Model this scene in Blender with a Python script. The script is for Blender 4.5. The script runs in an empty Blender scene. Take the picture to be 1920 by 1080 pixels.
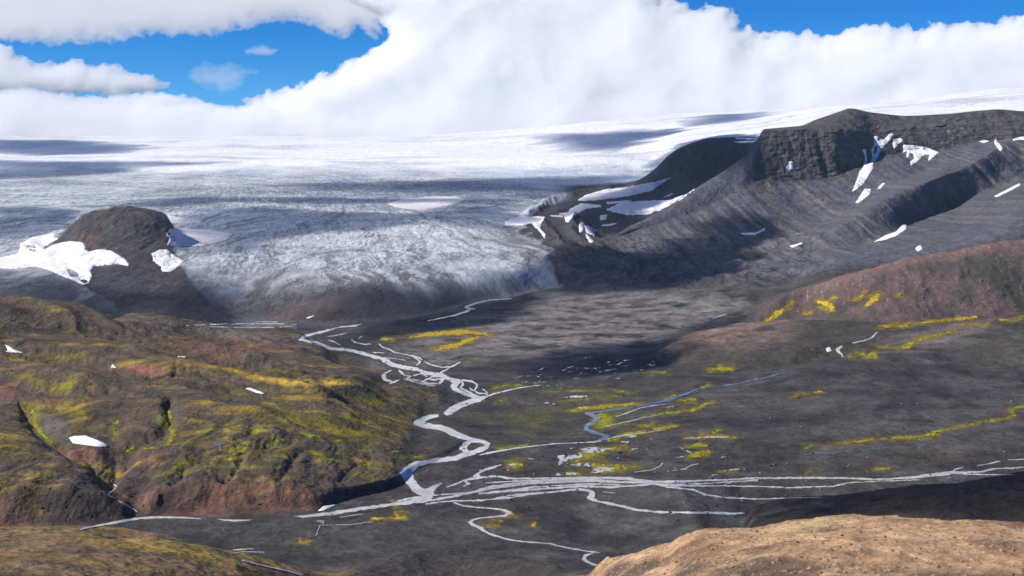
import bpy, math, random
import numpy as np
random.seed(7)
C = bpy.context.scene.collection
SC = bpy.context.scene

# ------------------------------------------------------------------ camera constants
FPX, CX, YH, EYE = 2638.0, 960.0, 300.0, 300.0      # focal length and eye level in 1920-wide pixels, eye height in metres
def e_of(py): return (YH - np.asarray(py, float)) / FPX
def a_of(px): return (np.asarray(px, float) - CX) / FPX

# ------------------------------------------------------------------ noise
def _h(ix, iy, seed):
    h = (ix.astype(np.uint32) * np.uint32(374761393) + iy.astype(np.uint32) * np.uint32(668265263)
         + np.uint32((seed * 2246822519) & 0xffffffff))
    h = (h ^ (h >> np.uint32(13))) * np.uint32(1274126177)
    h = (h ^ (h >> np.uint32(16))) * np.uint32(2246822519)
    return h ^ (h >> np.uint32(15))
_ANG = np.arange(256) * (2 * np.pi / 256)
_GX, _GY = np.cos(_ANG).astype(np.float32), np.sin(_ANG).astype(np.float32)
def gn(x, y, seed=0):
    x = np.asarray(x, np.float64); y = np.asarray(y, np.float64)
    x, y = np.broadcast_arrays(x, y)
    fx0 = np.floor(x); fy0 = np.floor(y)
    ix = fx0.astype(np.int64); iy = fy0.astype(np.int64)
    fx = (x - fx0).astype(np.float32); fy = (y - fy0).astype(np.float32)
    u = fx * fx * fx * (fx * (fx * 6 - 15) + 10); v = fy * fy * fy * (fy * (fy * 6 - 15) + 10)
    def g(dx, dy):
        h = _h(ix + dx, iy + dy, seed) & np.uint32(255)
        return _GX[h] * (fx - dx) + _GY[h] * (fy - dy)
    a = g(0, 0); b = g(1, 0); c = g(0, 1); d = g(1, 1)
    a = a + u * (b - a); c = c + u * (d - c)
    return (a + v * (c - a)) * 1.45
def fbm(x, y, o=5, seed=0, gain=.5):
    s = 0; amp = 1; t = 0; k = 1.0
    for i in range(o):
        s = s + amp * gn(x * k + i * 17.3, y * k - i * 9.1, seed + i * 31); t += amp; amp *= gain; k *= 2.03
    return s / t
def ridged(x, y, o=4, seed=0, gain=.5):
    s = 0; amp = 1; t = 0; k = 1.0
    for i in range(o):
        s = s + amp * (1 - 2 * np.abs(gn(x * k + i * 11.3, y * k + i * 5.7, seed + i * 29))); t += amp; amp *= gain; k *= 2.07
    return s / t
def sst(a, b, x):
    t = np.clip((x - a) / (b - a), 0, 1); return t * t * (3 - 2 * t)
def mix(a, b, t): return a + (b - a) * t

# ------------------------------------------------------------------ monotone cubic interpolation, vectorised over columns
def pchip_slopes(X, Y):
    h = np.diff(X, axis=0); d = np.diff(Y, axis=0) / h
    m = np.zeros_like(Y)
    w1 = 2 * h[1:] + h[:-1]; w2 = h[1:] + 2 * h[:-1]
    ok = (d[:-1] * d[1:]) > 0
    with np.errstate(all='ignore'):
        hm = (w1 + w2) / (w1 / d[:-1] + w2 / d[1:])
    lim = 1.0 * np.minimum(np.abs(d[:-1]), np.abs(d[1:])); hm = np.clip(hm, -lim, lim)
    m[1:-1] = np.where(ok, hm, 0); m[0] = d[0]; m[-1] = d[-1]
    return m
def pchip1(xk, yk, x):
    xk = np.asarray(xk, float); yk = np.asarray(yk, float)
    m = pchip_slopes(xk[:, None], yk[:, None])[:, 0]
    x = np.clip(x, xk[0], xk[-1])
    i = np.clip(np.searchsorted(xk, x, side='right') - 1, 0, len(xk) - 2)
    h = xk[i + 1] - xk[i]; t = (x - xk[i]) / h
    return ((2*t**3-3*t*t+1)*yk[i] + (t**3-2*t*t+t)*h*m[i] + (3*t*t-2*t**3)*yk[i+1] + (t**3-t*t)*h*m[i+1])

# ------------------------------------------------------------------ break lines of the land (near to far)
# a survey of the place: every point is a bearing, a dip and a distance (px, py, D), or bearing, dip and altitude (px, py, 'z', z),
# or bearing, distance and altitude for ground out of sight (px, 'h', D, z)
def P(txt):
    out = []
    for t in txt.split():
        f = t.split(',')
        px = float(f[0])
        if f[1] == 'h':
            D = float(f[2]); z = float(f[3]); out.append((px, (z - EYE) / D, D))
        else:
            e = float(e_of(float(f[1])))
            if f[2][0] == 'z':
                z = float(f[2][1:]); D = (z - EYE) / e
            else: D = float(f[2])
            out.append((px, e, D))
    return out
ST = []
def st(name, txt): ST.append((name, P(txt)))
st('under', '-300,h,4,297.5 2220,h,4,297.5')
st('slope', '-300,h,60,276 2220,h,60,276')
st('fgnear', '-300,1110,420 0,1110,430 400,1110,480 640,1110,600 860,1100,660 1000,1105,560 1100,1112,360 1200,1110,290 1500,1110,240 1920,1110,230 2220,1110,230')
st('fgcrest', '-300,980,640 0,987,620 140,990,620 280,1003,620 430,1030,640 540,1058,680 620,1076,710 700,1054,750 790,1035,770 870,1030,770 950,1042,740 1040,1062,620 1085,1080,500 1102,1079,470 1125,1060,440 1144,1046,425 1192,1036,405 1252,1026,390 1274,1012,380 1301,1000,375 1333,995,372 1414,989,368 1480,977,365 1560,968,360 1650,970,360 1780,975,355 1850,978,350 1920,982,350 2220,990,350')
st('trough', '-300,h,900,18 430,h,900,18 640,h,900,18 1000,h,880,15 1060,h,760,40 1110,h,560,105 1300,h,520,120 1560,h,480,140 2220,h,480,140')
st('secondcrest', '-300,h,1110,0 300,h,1110,0 640,h,1060,0 1100,h,1040,0 1270,h,1020,2 1310,h,960,14 1350,h,870,48 1376,h,824,72 1394,984,797 1400,972,790 1416,953,790 1475,941,780 1550,935,770 1614,927,770 1698,916,760 1800,905,750 1901,889,740 1920,886,740 2220,850,720')
st('foot', '-300,992,z0 0,991,z0 140,990,z0 230,985,z0 300,967,z0 380,963,z0 430,964,z0 590,961,z0 615,952,z0 650,938,z0 700,925,z0 740,914,z0 770,897,z0 800,879,z0 845,852,z0 870,838,z0 910,829,z0 950,830,z0 1100,850,z0 1250,880,z0 1340,h,1130,0 2220,h,1130,0')
st('bluff', '-300,920,z24 0,918,z25 60,914,z26 140,915,z25 190,927,z18 230,952,z8 252,959,z2.5 266,957,z3 300,925,z14 340,905,z19 400,897,z21 480,900,z20 560,905,z18 600,914,z13 640,915,z9 700,908,z7 740,897,z6 770,876,z4 800,858,z3.5 845,838,z3 868,826,z2 890,822,z0 1000,820,z0 1200,820,z1 1340,820,z3 1500,802,z6 1700,800,z8 1920,790,z10 2220,780,z12')
st('bench', '-300,850,z27 0,850,z27 100,860,z25 180,890,z17 215,905,z8 235,885,z12 300,850,z21 400,805,z30 480,800,z31 600,820,z23 700,838,z13 740,838,z10 780,835,z4 830,820,z4 865,812,z2 900,808,z0 1000,790,z0 1200,770,z2 1340,760,z6 1600,745,z12 1920,730,z18 2220,720,z22')
st('terrace', '-300,740,1560 0,760,1530 70,800,1440 110,840,1365 165,835,1375 200,800,1440 300,770,1480 450,765,1480 600,770,z33 700,776,z19 750,781,z11 780,783,z7 800,787,z4 840,770,z4 870,760,z2 900,750,z0 1100,735,z2 1230,730,z4 1350,726,z6 1440,712,z12 1500,692,z20 1560,676,z26 1620,668,z30 1700,662,z33 1800,656,z36 1920,650,z40 2220,640,z45')
st('upland', '-300,660,1700 0,680,1660 150,690,1640 300,700,1620 450,710,1610 600,722,1600 740,722,z15 820,728,z9 850,738,z5 870,738,z2 900,732,z0 1100,705,z2 1200,690,z2 1230,676,z3 1260,690,z4 1330,701,z5 1400,700,z7 1480,688,z12 1560,670,z18 1620,664,z24 1700,650,z32 1920,630,z45 2220,620,z50')
st('shoulder', '-300,620,1800 0,640,1790 150,645,1800 300,655,1830 450,668,1850 560,690,1820 640,706,1780 760,716,z12 850,724,z4 900,718,z0 1100,690,z2 1200,680,z3 1228,672,z5 1240,658,z14 1290,650,z22 1400,650,z28 1500,645,z32 1560,640,z34 1640,635,z36 1700,630,z40 1920,610,z52 2220,600,z58')
st('skyline', '-300,540,1950 0,567,1950 100,575,1960 200,590,1990 290,601,2040 360,609,2100 420,616,2150 500,624,2200 560,637,2180 600,660,2030 640,690,1920 700,706,1870 760,710,z6 850,715,z3 900,705,z0 1100,680,z2 1200,672,z3 1225,668,z6 1240,656,z16 1260,645,z22 1320,620,z32 1400,605,z40 1500,600,z44 1600,602,z46 1700,608,z46 1760,606,z48 1850,598,z54 1920,590,z58 2220,575,z64')
st('hollow', '-300,h,2300,10 420,h,2320,8 500,h,2350,4 560,h,2330,1 640,h,2250,0 900,h,2200,0 1100,h,2280,3 1220,h,2380,4 1260,h,2400,5 1400,h,2450,12 1500,h,2400,25 1600,h,2245,41 1700,h,2205,43 1760,h,2205,45 1850,h,2200,51 1920,h,2232,57 2220,h,2250,62')
st('redcrest', '-300,h,2420,5 500,h,2430,2 640,h,2400,0 900,608,z1 1000,600,z3 1200,588,z8 1300,584,z14 1380,590,z16 1405,597,z20 1420,590,2460 1450,570,2440 1500,545,2420 1560,525,2400 1650,500,2390 1750,478,2385 1850,462,2380 1920,450,2380 2220,410,2380')
st('redback', '-300,h,2520,2 640,h,2500,0 900,592,z2 1000,580,z6 1200,566,z12 1300,560,z20 1350,565,z22 1420,566,z26 1450,h,2750,35 1500,h,2750,42 1650,h,2750,60 1920,h,2700,95 2220,h,2700,110')
st('icefoot', '-300,h,2600,0 300,606,z1 440,608,z0 560,607,z0 700,603,z0 760,598,z2 870,572,z5 950,557,z8 1040,541,z12 1150,546,z18 1300,542,z25 1420,543,z32 1500,529,z42 1560,h,2930,62 1650,h,2950,70 1920,h,2900,120 2220,h,2900,130')
st('lower', '-300,530,2900 0,532,2900 150,545,2830 300,552,2800 450,548,2880 600,542,2880 800,528,2990 950,508,3150 1040,495,3300 1130,487,3350 1250,490,3300 1400,495,3250 1500,490,3200 1600,475,3150 1700,462,3120 1780,450,3120 1850,425,3150 1920,395,3200 2220,330,3300')
st('gully', '-300,500,3170 0,500,3170 100,500,3130 240,498,3100 320,502,3110 450,505,3150 600,505,3150 800,492,3280 950,475,3420 1000,478,3400 1040,485,3380 1130,472,3450 1250,475,3400 1400,475,3450 1500,472,3380 1600,462,3340 1650,445,3420 1700,425,3570 1750,402,3770 1800,380,3950 1850,358,4010 1880,348,4030 1920,336,4040 2220,300,4050')
st('spur', '-300,470,3450 40,472,3440 100,465,3380 160,455,3330 240,452,3320 310,458,3350 360,468,3440 500,470,3450 800,458,3600 950,445,3750 1000,455,3600 1040,470,3480 1130,462,3520 1250,462,3520 1400,458,3560 1480,455,3480 1560,428,3500 1620,395,3580 1680,363,3710 1740,340,3840 1800,318,4020 1850,290,4090 1885,272,4140 1920,285,4130 2220,265,4130')
st('nunatak', '-300,440,3800 50,450,3750 82,465,3560 105,446,3560 130,423,3560 155,403,3570 190,393,3580 230,387,3590 280,391,3590 310,402,3580 324,424,3570 345,445,3700 400,442,3790 600,440,3800 800,430,3920 950,420,4020 1000,425,3900 1040,450,3600 1130,453,3600 1250,447,3650 1400,440,3700 1480,440,3700 1560,412,3780 1620,380,3880 1680,348,3980 1740,320,4110 1800,292,4180 1850,272,4220 1885,264,4230 1920,268,4230 2220,255,4230')
st('cliffbase', '-300,410,4250 60,415,4180 100,h,4000,105 310,h,4000,105 380,415,4180 600,410,4250 800,405,4300 950,405,4300 1000,408,4250 1040,420,4050 1090,437,3760 1130,449,3660 1200,430,3760 1300,400,3880 1400,350,4020 1430,337,4090 1500,340,4100 1560,332,4120 1600,315,4170 1640,300,4230 1700,285,4270 1760,280,4280 1850,264,4290 1920,258,4290 2220,250,4290')
st('clifftop', '-300,390,4650 600,390,4650 950,391,4650 1000,396,4500 1040,402,4380 1090,425,3900 1130,447,3700 1190,420,3810 1250,390,3930 1300,356,4020 1350,325,4090 1400,290,4170 1418,268,4190 1428,246,4200 1500,241,4200 1560,240,4200 1600,242,4240 1640,247,4320 1700,240,4350 1760,234,4370 1850,227,4370 1920,224,4370 2220,215,4370')
st('plateau', '-300,370,5150 600,370,5150 950,375,5000 1040,390,4600 1090,410,4300 1130,h,3960,78 1190,h,4100,100 1300,h,4400,150 1400,h,4500,240 1418,h,4520,330 1430,242,4400 1500,236,4450 1530,224,4460 1560,214,4470 1580,207,4480 1592,203,4485 1600,203.5,4485 1625,209,4480 1645,212,4480 1700,217,4480 1770,214,4470 1830,208,4460 1870,205,4450 1920,208,4450 2220,205,4450')
st('tongue', '-300,350,5800 600,350,5800 950,360,5450 1040,378,4850 1100,378,4850 1150,378,4850 1200,370,4950 1300,345,5150 1400,h,5250,250 1430,h,5000,370 1600,h,5200,380 1920,h,5200,420 2220,h,5200,420')
st('farcrest', '-300,320,7200 800,322,7100 950,337,6400 1040,360,5600 1100,357,5550 1160,350,5550 1200,336,5550 1225,319,5550 1240,305,5560 1255,290,5580 1275,277,5600 1300,267,5600 1330,259,5620 1370,257,5650 1400,256,5650 1430,259,5650 1500,h,6300,430 1920,h,6300,480 2220,h,6300,490')
st('farback', '-300,305,8000 800,306,8000 1000,320,7200 1100,335,6600 1160,340,6400 1200,h,6300,200 1300,h,6300,260 1400,h,6300,330 1450,h,6400,380 1500,h,7000,450 1920,h,7000,540 2220,h,7000,560')
st('icemid', '-300,285,9800 800,285,9800 1000,283,9800 1100,278,9600 1200,270,9500 1300,255,9500 1400,238,9500 1600,210,9300 1750,200,9300 1920,192,9300 2220,170,9300')
st('icetop', '-300,256,14500 500,256.5,14500 640,257,14500 780,255,14500 900,247,14200 1000,238,14000 1050,234,13800 1150,226,13500 1250,220,13300 1350,213,13000 1450,206,12800 1540,200,12500 1620,196,12300 1700,190,12200 1800,176,12000 1920,160,12000 2220,125,12000')
st('iceback', '-300,275,15600 900,270,15600 1900,190,15600 2220,170,15600')
K = {n: i for i, (n, _) in enumerate(ST)}

NC = 1300
PX = np.linspace(-230.0, 2150.0, NC)
A = a_of(PX)
nS = len(ST)
Es = np.zeros((nS, NC)); Ws = np.zeros((nS, NC))
for i, (n, pts) in enumerate(ST):
    xk = [p[0] for p in pts]
    Es[i] = pchip1(xk, [p[1] for p in pts], PX)
    Ws[i] = pchip1(xk, [math.log(p[2]) for p in pts], PX)
Ds = np.exp(Ws)
for i in range(1, nS): Ds[i] = np.maximum(Ds[i], Ds[i - 1] * 1.004)
# smooth every break line a little along its length
def blur_cols(M, r):
    k = np.ones(2 * r + 1) / (2 * r + 1); Mp = np.pad(M, ((0, 0), (r, r)), mode='edge')
    return np.stack([np.convolve(row, k, mode='valid') for row in Mp])
Es = blur_cols(Es, 2)
Ds = np.exp(blur_cols(np.log(Ds), 5))
w = 1.0 / Ds
S = pchip_slopes(-w, Es)          # -w rises with distance
CE = np.maximum.accumulate(Es, axis=0)
rows_e, rows_D, rows_k = [], [], []
for i in range(nS - 1):
    dpy = np.percentile((CE[i + 1] - CE[i])[(PX > -20) & (PX < 1940)], 96) * FPX
    n = int(np.clip(dpy / 1.5, 9, 120))
    if i < 2: n = 8
    if i == 2: n = 110
    if i == nS - 2: n = 4
    t = (np.arange(n) / n)[:, None]
    h = (w[i] - w[i + 1])[None]
    e = ((2*t**3-3*t*t+1)*Es[i] + (t**3-2*t*t+t)*h*S[i] + (3*t*t-2*t**3)*Es[i+1] + (t**3-t*t)*h*S[i+1])
    rows_e.append(e); rows_D.append(1.0 / (w[i] + (w[i + 1] - w[i]) * t)); rows_k += [i + j / n for j in range(n)]
rows_e.append(Es[-1:]); rows_D.append(Ds[-1:]); rows_k.append(nS - 1.0)
E = np.concatenate(rows_e); D = np.concatenate(rows_D); KR = np.array(rows_k)
NR = len(KR)
PXg = np.broadcast_to(PX[None], (NR, NC)); KG = np.broadcast_to(KR[:, None], (NR, NC)).copy()
X = A[None] * D; Z = EYE + E * D
PY0 = YH - E * FPX

# ------------------------------------------------------------------ relief: real bumps, gullies and ledges on the surveyed land
def band(k0, k1, soft=.35):            # 1 between two break lines
    a, b = (K[k0] if isinstance(k0, str) else k0), (K[k1] if isinstance(k1, str) else k1)
    return sst(a - soft, a + soft, KG) * (1 - sst(b - soft, b + soft, KG))
Y = D.copy()
fg = 1 - sst(K['fgcrest'] + .2, K['trough'] + .3, KG)
fgR = fg * sst(1040, 1110, PXg)
fgL = fg - fgR
dark2 = band('trough', 'foot', .3) * sst(1280, 1360, PXg)
hill = band('foot', 'hollow', .25) * (1 - sst(740, 880, PXg)) * sst(1.0, 9.0, Z)
dome = band('upland', 'hollow', .4) * sst(1222, 1260, PXg) * sst(3, 12, Z)
redh = band('hollow', 'redback', .35) * sst(1400, 1450, PXg) * sst(24, 50, Z)
plain = np.clip(band('trough', 'icefoot', .3) - hill - dome - redh - dark2, 0, 1)
mtn_in = sst(K['icefoot'], K['icefoot'] + .6, KG) * (1 - sst(K['tongue'] - .2, K['tongue'] + .3, KG))
mtn = mtn_in * sst(1020, 1090, PXg)
farm = band('plateau', 'farback', .5) * sst(1140, 1190, PXg) * (1 - sst(1440, 1500, PXg))
ice = sst(K['icefoot'] - .1, K['icefoot'] + .3, KG) * (1 - sst(1020, 1080, PXg)) + sst(K['farcrest'] + .3, K['farback'], KG) * sst(1020, 1080, PXg)
ice = np.clip(ice, 0, 1)

dz = fgR * (fbm(X / 30, Y / 30, 4, 3) * 2.4 + fbm(X / 6, Y / 6, 4, 5) * .6 + np.maximum(0, fbm(X / 11, Y / 11, 4, 6) - .14) * 1.3 + np.maximum(0, gn(X / 1.6, Y / 1.6, 8) - .45) * .7)
dz += fgL * (fbm(X / 70, Y / 70, 5, 11) * 3.2 + fbm(X / 9, Y / 9, 3, 13) * .5)
dz += dark2 * (fbm(X / 60, Y / 60, 5, 17) * 5 + ridged(X / 25, Y / 25, 3, 19) * 1.0)
# upland: ridges and hollows running down towards the river
u1 = X * .86 - Y * .5; v1 = X * .5 + Y * .86
wv = fbm(X / 220, Y / 220, 3, 21) * 90
rg = ridged((v1 + wv) / 170, (u1 + wv * .5) / 460, 3, 23, .4)
upl = hill * sst(K['bluff'] + .2, K['bench'] + .6, KG)
dz += upl * (rg * 13.0 + fbm(X / 120, Y / 120, 3, 25) * 5.0 + ridged((v1 + wv * .7) / 64, (u1 + wv) / 190, 3, 26) * 1.2) * sst(0, 26, Z) + hill * (fbm(X / 30, Y / 30, 4, 27) * .6)
# gullied bluff above the river
blf = band('foot', 'bench', .3) * hill
dz += blf * (ridged((X + fbm(Y/40, X/40, 2, 29)*14) / 34, Y / 130, 3, 31) * 3.6)
dz += dome * fbm(X / 80, Y / 80, 4, 33) * 2.0 + redh * (fbm(X / 70, Y / 70, 5, 35) * 6 + ridged(X / 60, Y / 200, 3, 36) * 4 + fbm(X / 9, Y / 9, 2, 37) * .8)
pl_r = sst(1180, 1420, PXg)
dz += plain * (fbm(X / 170, Y / 170, 4, 39) * mix(.5, 2.6, pl_r * sst(K['bluff'], K['bench'], KG)) + fbm(X / 22, Y / 22, 3, 41) * mix(.12, .45, pl_r))
mor = band('hollow', 'lower', .5) * sst(860, 1000, PXg) * (1 - redh)
dz += mor * (fbm(X / 110, Y / 110, 5, 43) * 4.0 + fbm(X / 26, Y / 26, 3, 44) * 1.1)
mr2 = band('icefoot', 'nunatak', .5) * sst(1000, 1080, PXg) * (1 - sst(1480, 1620, PXg))
dz += mr2 * (ridged((X + Y * .35) / 85, (Y - X * .2) / 130, 4, 45) * 9.0 + fbm(X / 40, Y / 40, 4, 46) * 3.5)
# glacier
isn = sst(K['tongue'] + .5, K['farcrest'] + .3, KG)      # clean snow of the ice cap
gl = ice * (1 - isn)
flow = fbm(X / 500, Y / 900, 3, 51)
LX, LY = X + 520 - flow * 120, Y - 5400 + flow * 150
LR = np.sqrt(LX**2 + (LY * 1.0)**2); LT = np.arctan2(LX, -LY)          # distance and bearing down the ice lobe
low = sst(700, 1900, LR) * (LY < 0)
dz += gl * (fbm(X / 260 + flow, Y / 420 + flow, 4, 53) * 5 + low * ridged(LT * 22 + flow, LR / 900, 3, 55, .5) * 2.2 + ridged(LT * 7 + flow * 3, LR / 62, 3, 54, .5) * 1.1 * (1 - low * .5) + ridged(X / 13 + flow * 1.5, Y / 80, 2, 56) * .3)
dz += ice * isn * (fbm(X / 1700, Y / 1500, 3, 57) * 50 + fbm(X / 420, Y / 700, 4, 58) * 7)
nun = band('lower', 'cliffbase', .5) * sst(60, 120, PXg) * (1 - sst(320, 350, PXg))
dz += nun * (fbm(X / 70, Y / 70, 5, 61) * 4 - 1)
def seg_d(p, x, y, ky):
    best = np.full(x.shape, 1e9)
    for i in range(len(p) - 1):
        x0, y0, r0 = p[i]; x1, y1, r1 = p[i + 1]; dx, dy = x1 - x0, (y1 - y0) * ky
        t = np.clip(((x - x0) * dx + (y - y0) * ky * dy) / (dx * dx + dy * dy + 1e-9), 0, 1)
        best = np.minimum(best, np.sqrt((x - x0 - t * dx)**2 + ((y - y0) * ky - t * dy)**2) / (r0 + (r1 - r0) * t))
    return best
def ravine(s, depth, k0='foot', k1='hollow', ky=2.0):
    global dz
    p = np.array([[float(v) for v in t.split(',')] for t in s.split()])
    wx = PXg + fbm(PXg / 30, PY0 / 16, 3, 91) * 12; wy = PY0 + fbm(PXg / 30, PY0 / 16, 3, 92) * 6
    m = (wx > p[:, 0].min() - 60) & (wx < p[:, 0].max() + 60) & (wy > p[:, 1].min() - 40) & (wy < p[:, 1].max() + 40) & (KG > K[k0]) & (KG < K[k1])
    q = seg_d(p, wx[m], wy[m], ky); dz[m] -= depth * np.exp(-q**1.6) * np.clip(Z[m] / 14, 0, 1)
ravine('205,915,14 235,870,16 252,842,18 300,828,16 322,800,14 316,770,8', 8)
ravine('200,905,14 175,866,16 112,840,18 72,803,16 45,760,10', 8)
ravine('330,905,8 348,872,12 420,850,14 520,838,8', 4)
ravine('0,662,16 60,672,18 200,692,20 330,720,18 440,742,10', 8)
ravine('210,596,12 300,640,20 420,676,22 520,700,20 640,722,12', 9)
ravine('330,704,10 420,720,16 520,742,16 640,764,10', 6)
ravine('0,600,14 120,622,18 260,650,16 360,672,8', 6)
ravine('0,720,14 60,735,16 170,742,14 280,760,8', 6)
ravine('520,900,7 540,880,10 560,850,8', 4); ravine('420,900,6 440,885,9 455,860,8', 3.5); ravine('640,905,6 660,880,9 700,860,8', 3)
# curled moraine ridges beside the ice
for s_, h_ in (('1078,407,8 1070,429,9 1083,449,9 1111,466,10 1150,483,11 1190,498,10', 13), ('1022,420,8 1036,440,9 1055,460,9 1094,477,10 1140,490,11 1200,512,9', 11), ('986,406,7 1033,378,8 1080,364,9 1144,353,7', 16), ('1050,478,7 1085,497,9 1130,508,9 1180,522,8', 8), ('1120,430,7 1140,446,9 1200,456,9 1260,462,8', 7), ('1230,490,8 1290,500,9 1350,496,10 1420,505,9', 8), ('1200,525,8 1280,520,9 1340,528,9 1400,522,8', 7)):
    ravine(s_, -h_, 'icefoot', 'farcrest', 1.9)
Z = Z + dz
E = (Z - EYE) / D
# faces of the mountain: buttresses, ledges and scree runnels push the slope towards or away from the viewer
KG0 = KG; KG = KG0 + fbm(X / 60, Z / 40, 4, 70) * .55
clf = band('cliffbase', 'clifftop', .25) * sst(1415, 1435, PXg) + band('cliffbase', 'clifftop', .3) * sst(1380, 1430, PXg) * .5
clf = np.clip(clf, 0, 1); KG = KG0
scr = band('lower', 'cliffbase', .5) * sst(1060, 1180, PXg)
but = ridged((X + .15 * Z) / 120, Z / 260, 4, 71)
led = fbm(X / 160, Z / 13, 3, 73)
run = ridged((X + Z * .9 + fbm(X/90, Z/90, 2, 74)*20) / 55, (Z - X * .2) / 420, 4, 75)
zs = Z + fbm(X / 130, Z / 40, 3, 78) * 9
stair = (lambda q: q - np.floor(q))(zs / 15.0); stair = np.where(stair < .8, stair / .8, (1 - stair) / .2) - .5
stair2 = (lambda q: q - np.floor(q))(zs / 6.3) - .5
dD = clf * (but * 15 + stair * 1.6 * (.4 + 1.6 * fbm(X / 90, Z / 30, 3, 73)) + ridged((X + fbm(X / 50, Z / 40, 3, 72) * 40) / 60, Z / 120, 4, 76) * 5 + fbm(X / 30, Z / 9, 5, 77, .6) * 5.5) + scr * (run * 17 + fbm(X / 200, Z / 120, 4, 79) * 18 + ridged((X + Z * .8) / 210, Z / 600, 3, 80) * 26)
dD += farm * (ridged(X / 150, Z / 200, 4, 81) * 45 + fbm(X/40, Z/30, 3, 82)*12) + nun * (ridged(X / 80, Z / 70, 4, 83) * 13 + fbm(X / 18, Z / 14, 3, 84) * 4)
upr = band('clifftop', 'plateau', .35) * sst(1425, 1445, PXg)
dD += upr * (ridged((X + Z) / 90, Z / 60, 4, 86) * 16 + fbm(X / 30, Z / 9, 4, 87) * 9)
dD += redh * fbm(X / 40, Z / 25, 4, 85) * 6
D = D + dD
D = np.maximum.accumulate(D * (1 + 0 * D), axis=0) if False else D
X = A[None] * D; Y = D; Z = EYE + E * D
PYg = YH - E * FPX

# ------------------------------------------------------------------ where a bearing and a dip meet the land
CUM = np.maximum.accumulate(E[16:], axis=0) + np.arange(NR - 16)[:, None] * 1e-9
LD = np.log(D[16:])
def col_hit(j, e): return np.interp(e, CUM[:, j], LD[:, j])
def hit_grid(pxs, pys):
    """distance for every (py, px) of a survey grid"""
    e = e_of(pys); f = (np.asarray(pxs, float) - PX[0]) / (PX[1] - PX[0])
    j = np.clip(np.floor(f).astype(int), 0, NC - 2); fr = f - j
    cache = {}
    def g(q):
        if q not in cache: cache[q] = col_hit(q, e)
        return cache[q]
    out = np.zeros((len(pys), len(pxs)))
    for i in range(len(pxs)):
        a, b = g(j[i]), g(j[i] + 1)
        out[:, i] = np.where(np.abs(a - b) < .04, a + (b - a) * fr[i], np.where(fr[i] < .5, a, b))
    return np.exp(out)
def at(px, py):
    d = float(hit_grid([px], [py])[0, 0]); return (float(a_of(px)) * d, d, EYE + float(e_of(py)) * d)

# ------------------------------------------------------------------ shapes on the map
def pts(s): return np.array([[float(v) for v in t.split(',')] for t in s.split()])
def sd_poly(p, x, y):
    d = np.full(x.shape, 1e9); ins = np.zeros(x.shape, bool)
    for i in range(len(p)):
        x0, y0 = p[i - 1]; x1, y1 = p[i]
        dx, dy = x1 - x0, y1 - y0
        t = np.clip(((x - x0) * dx + (y - y0) * dy) / (dx * dx + dy * dy + 1e-9), 0, 1)
        d = np.minimum(d, (x - x0 - t * dx)**2 + (y - y0 - t * dy)**2)
        if dy != 0:
            c = ((y0 > y) != (y1 > y)) & (x < dx * (y - y0) / dy + x0); ins ^= c
    d = np.sqrt(d); return np.where(ins, d, -d)
def sd_line(p, x, y, ky=1.7):
    """p rows: px, py, half width; positive inside"""
    best = np.full(x.shape, -1e9)
    for i in range(len(p) - 1):
        x0, y0, r0 = p[i]; x1, y1, r1 = p[i + 1]
        dx, dy = x1 - x0, (y1 - y0) * ky
        t = np.clip(((x - x0) * dx + (y - y0) * ky * dy) / (dx * dx + dy * dy + 1e-9), 0, 1)
        best = np.maximum(best, r0 + (r1 - r0) * t - np.sqrt((x - x0 - t * dx)**2 + ((y - y0) * ky - t * dy)**2))
    return best
WPX = PXg + fbm(PXg / 26, PYg / 14, 4, 101) * 13
WPY = PYg + fbm(PXg / 30, PYg / 15, 4, 103) * 7
def area(s, soft=8, k=None, warp=True):
    p = pts(s); out = np.zeros((NR, NC))
    gx, gy = (WPX, WPY) if warp else (PXg, PYg)
    m = (gx > p[:, 0].min() - soft) & (gx < p[:, 0].max() + soft) & (gy > p[:, 1].min() - soft) & (gy < p[:, 1].max() + soft)
    if k: m &= (KG >= K[k[0]] - .5) & (KG <= K[k[1]] + .5)
    out[m] = sst(-soft, soft, sd_poly(p, gx[m], gy[m])); return out
def run_of(s, soft=3, k=None, ky=1.7):
    p = pts(s); r = p[:, 2].max() + soft; out = np.zeros((NR, NC))
    m = (WPX > p[:, 0].min() - r) & (WPX < p[:, 0].max() + r) & (WPY > p[:, 1].min() - r) & (WPY < p[:, 1].max() + r)
    if k: m &= (KG >= K[k[0]] - .5) & (KG <= K[k[1]] + .5)
    out[m] = sst(-soft, soft, sd_line(p, WPX[m], WPY[m], ky)); return out

# ------------------------------------------------------------------ what the ground is made of (reflectance, with a few lit and shaded tones painted in)
def lay(c, t): 
    global COL
    COL = COL + (np.array(c, np.float32)[None, None] - COL) * t[..., None].astype(np.float32)
n_big = fbm(X / 240, Y / 240, 4, 201); n_mid = fbm(X / 60, Y / 60, 4, 203); n_sm = fbm(X / 14, Y / 14, 4, 205)
n_st = fbm(X / 40, Y / 300, 4, 207); n_hz = fbm(X / 130, Y / 34, 5, 209)
COL = np.zeros((NR, NC, 3), np.float32) + np.array((.046, .043, .044), np.float32)
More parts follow.
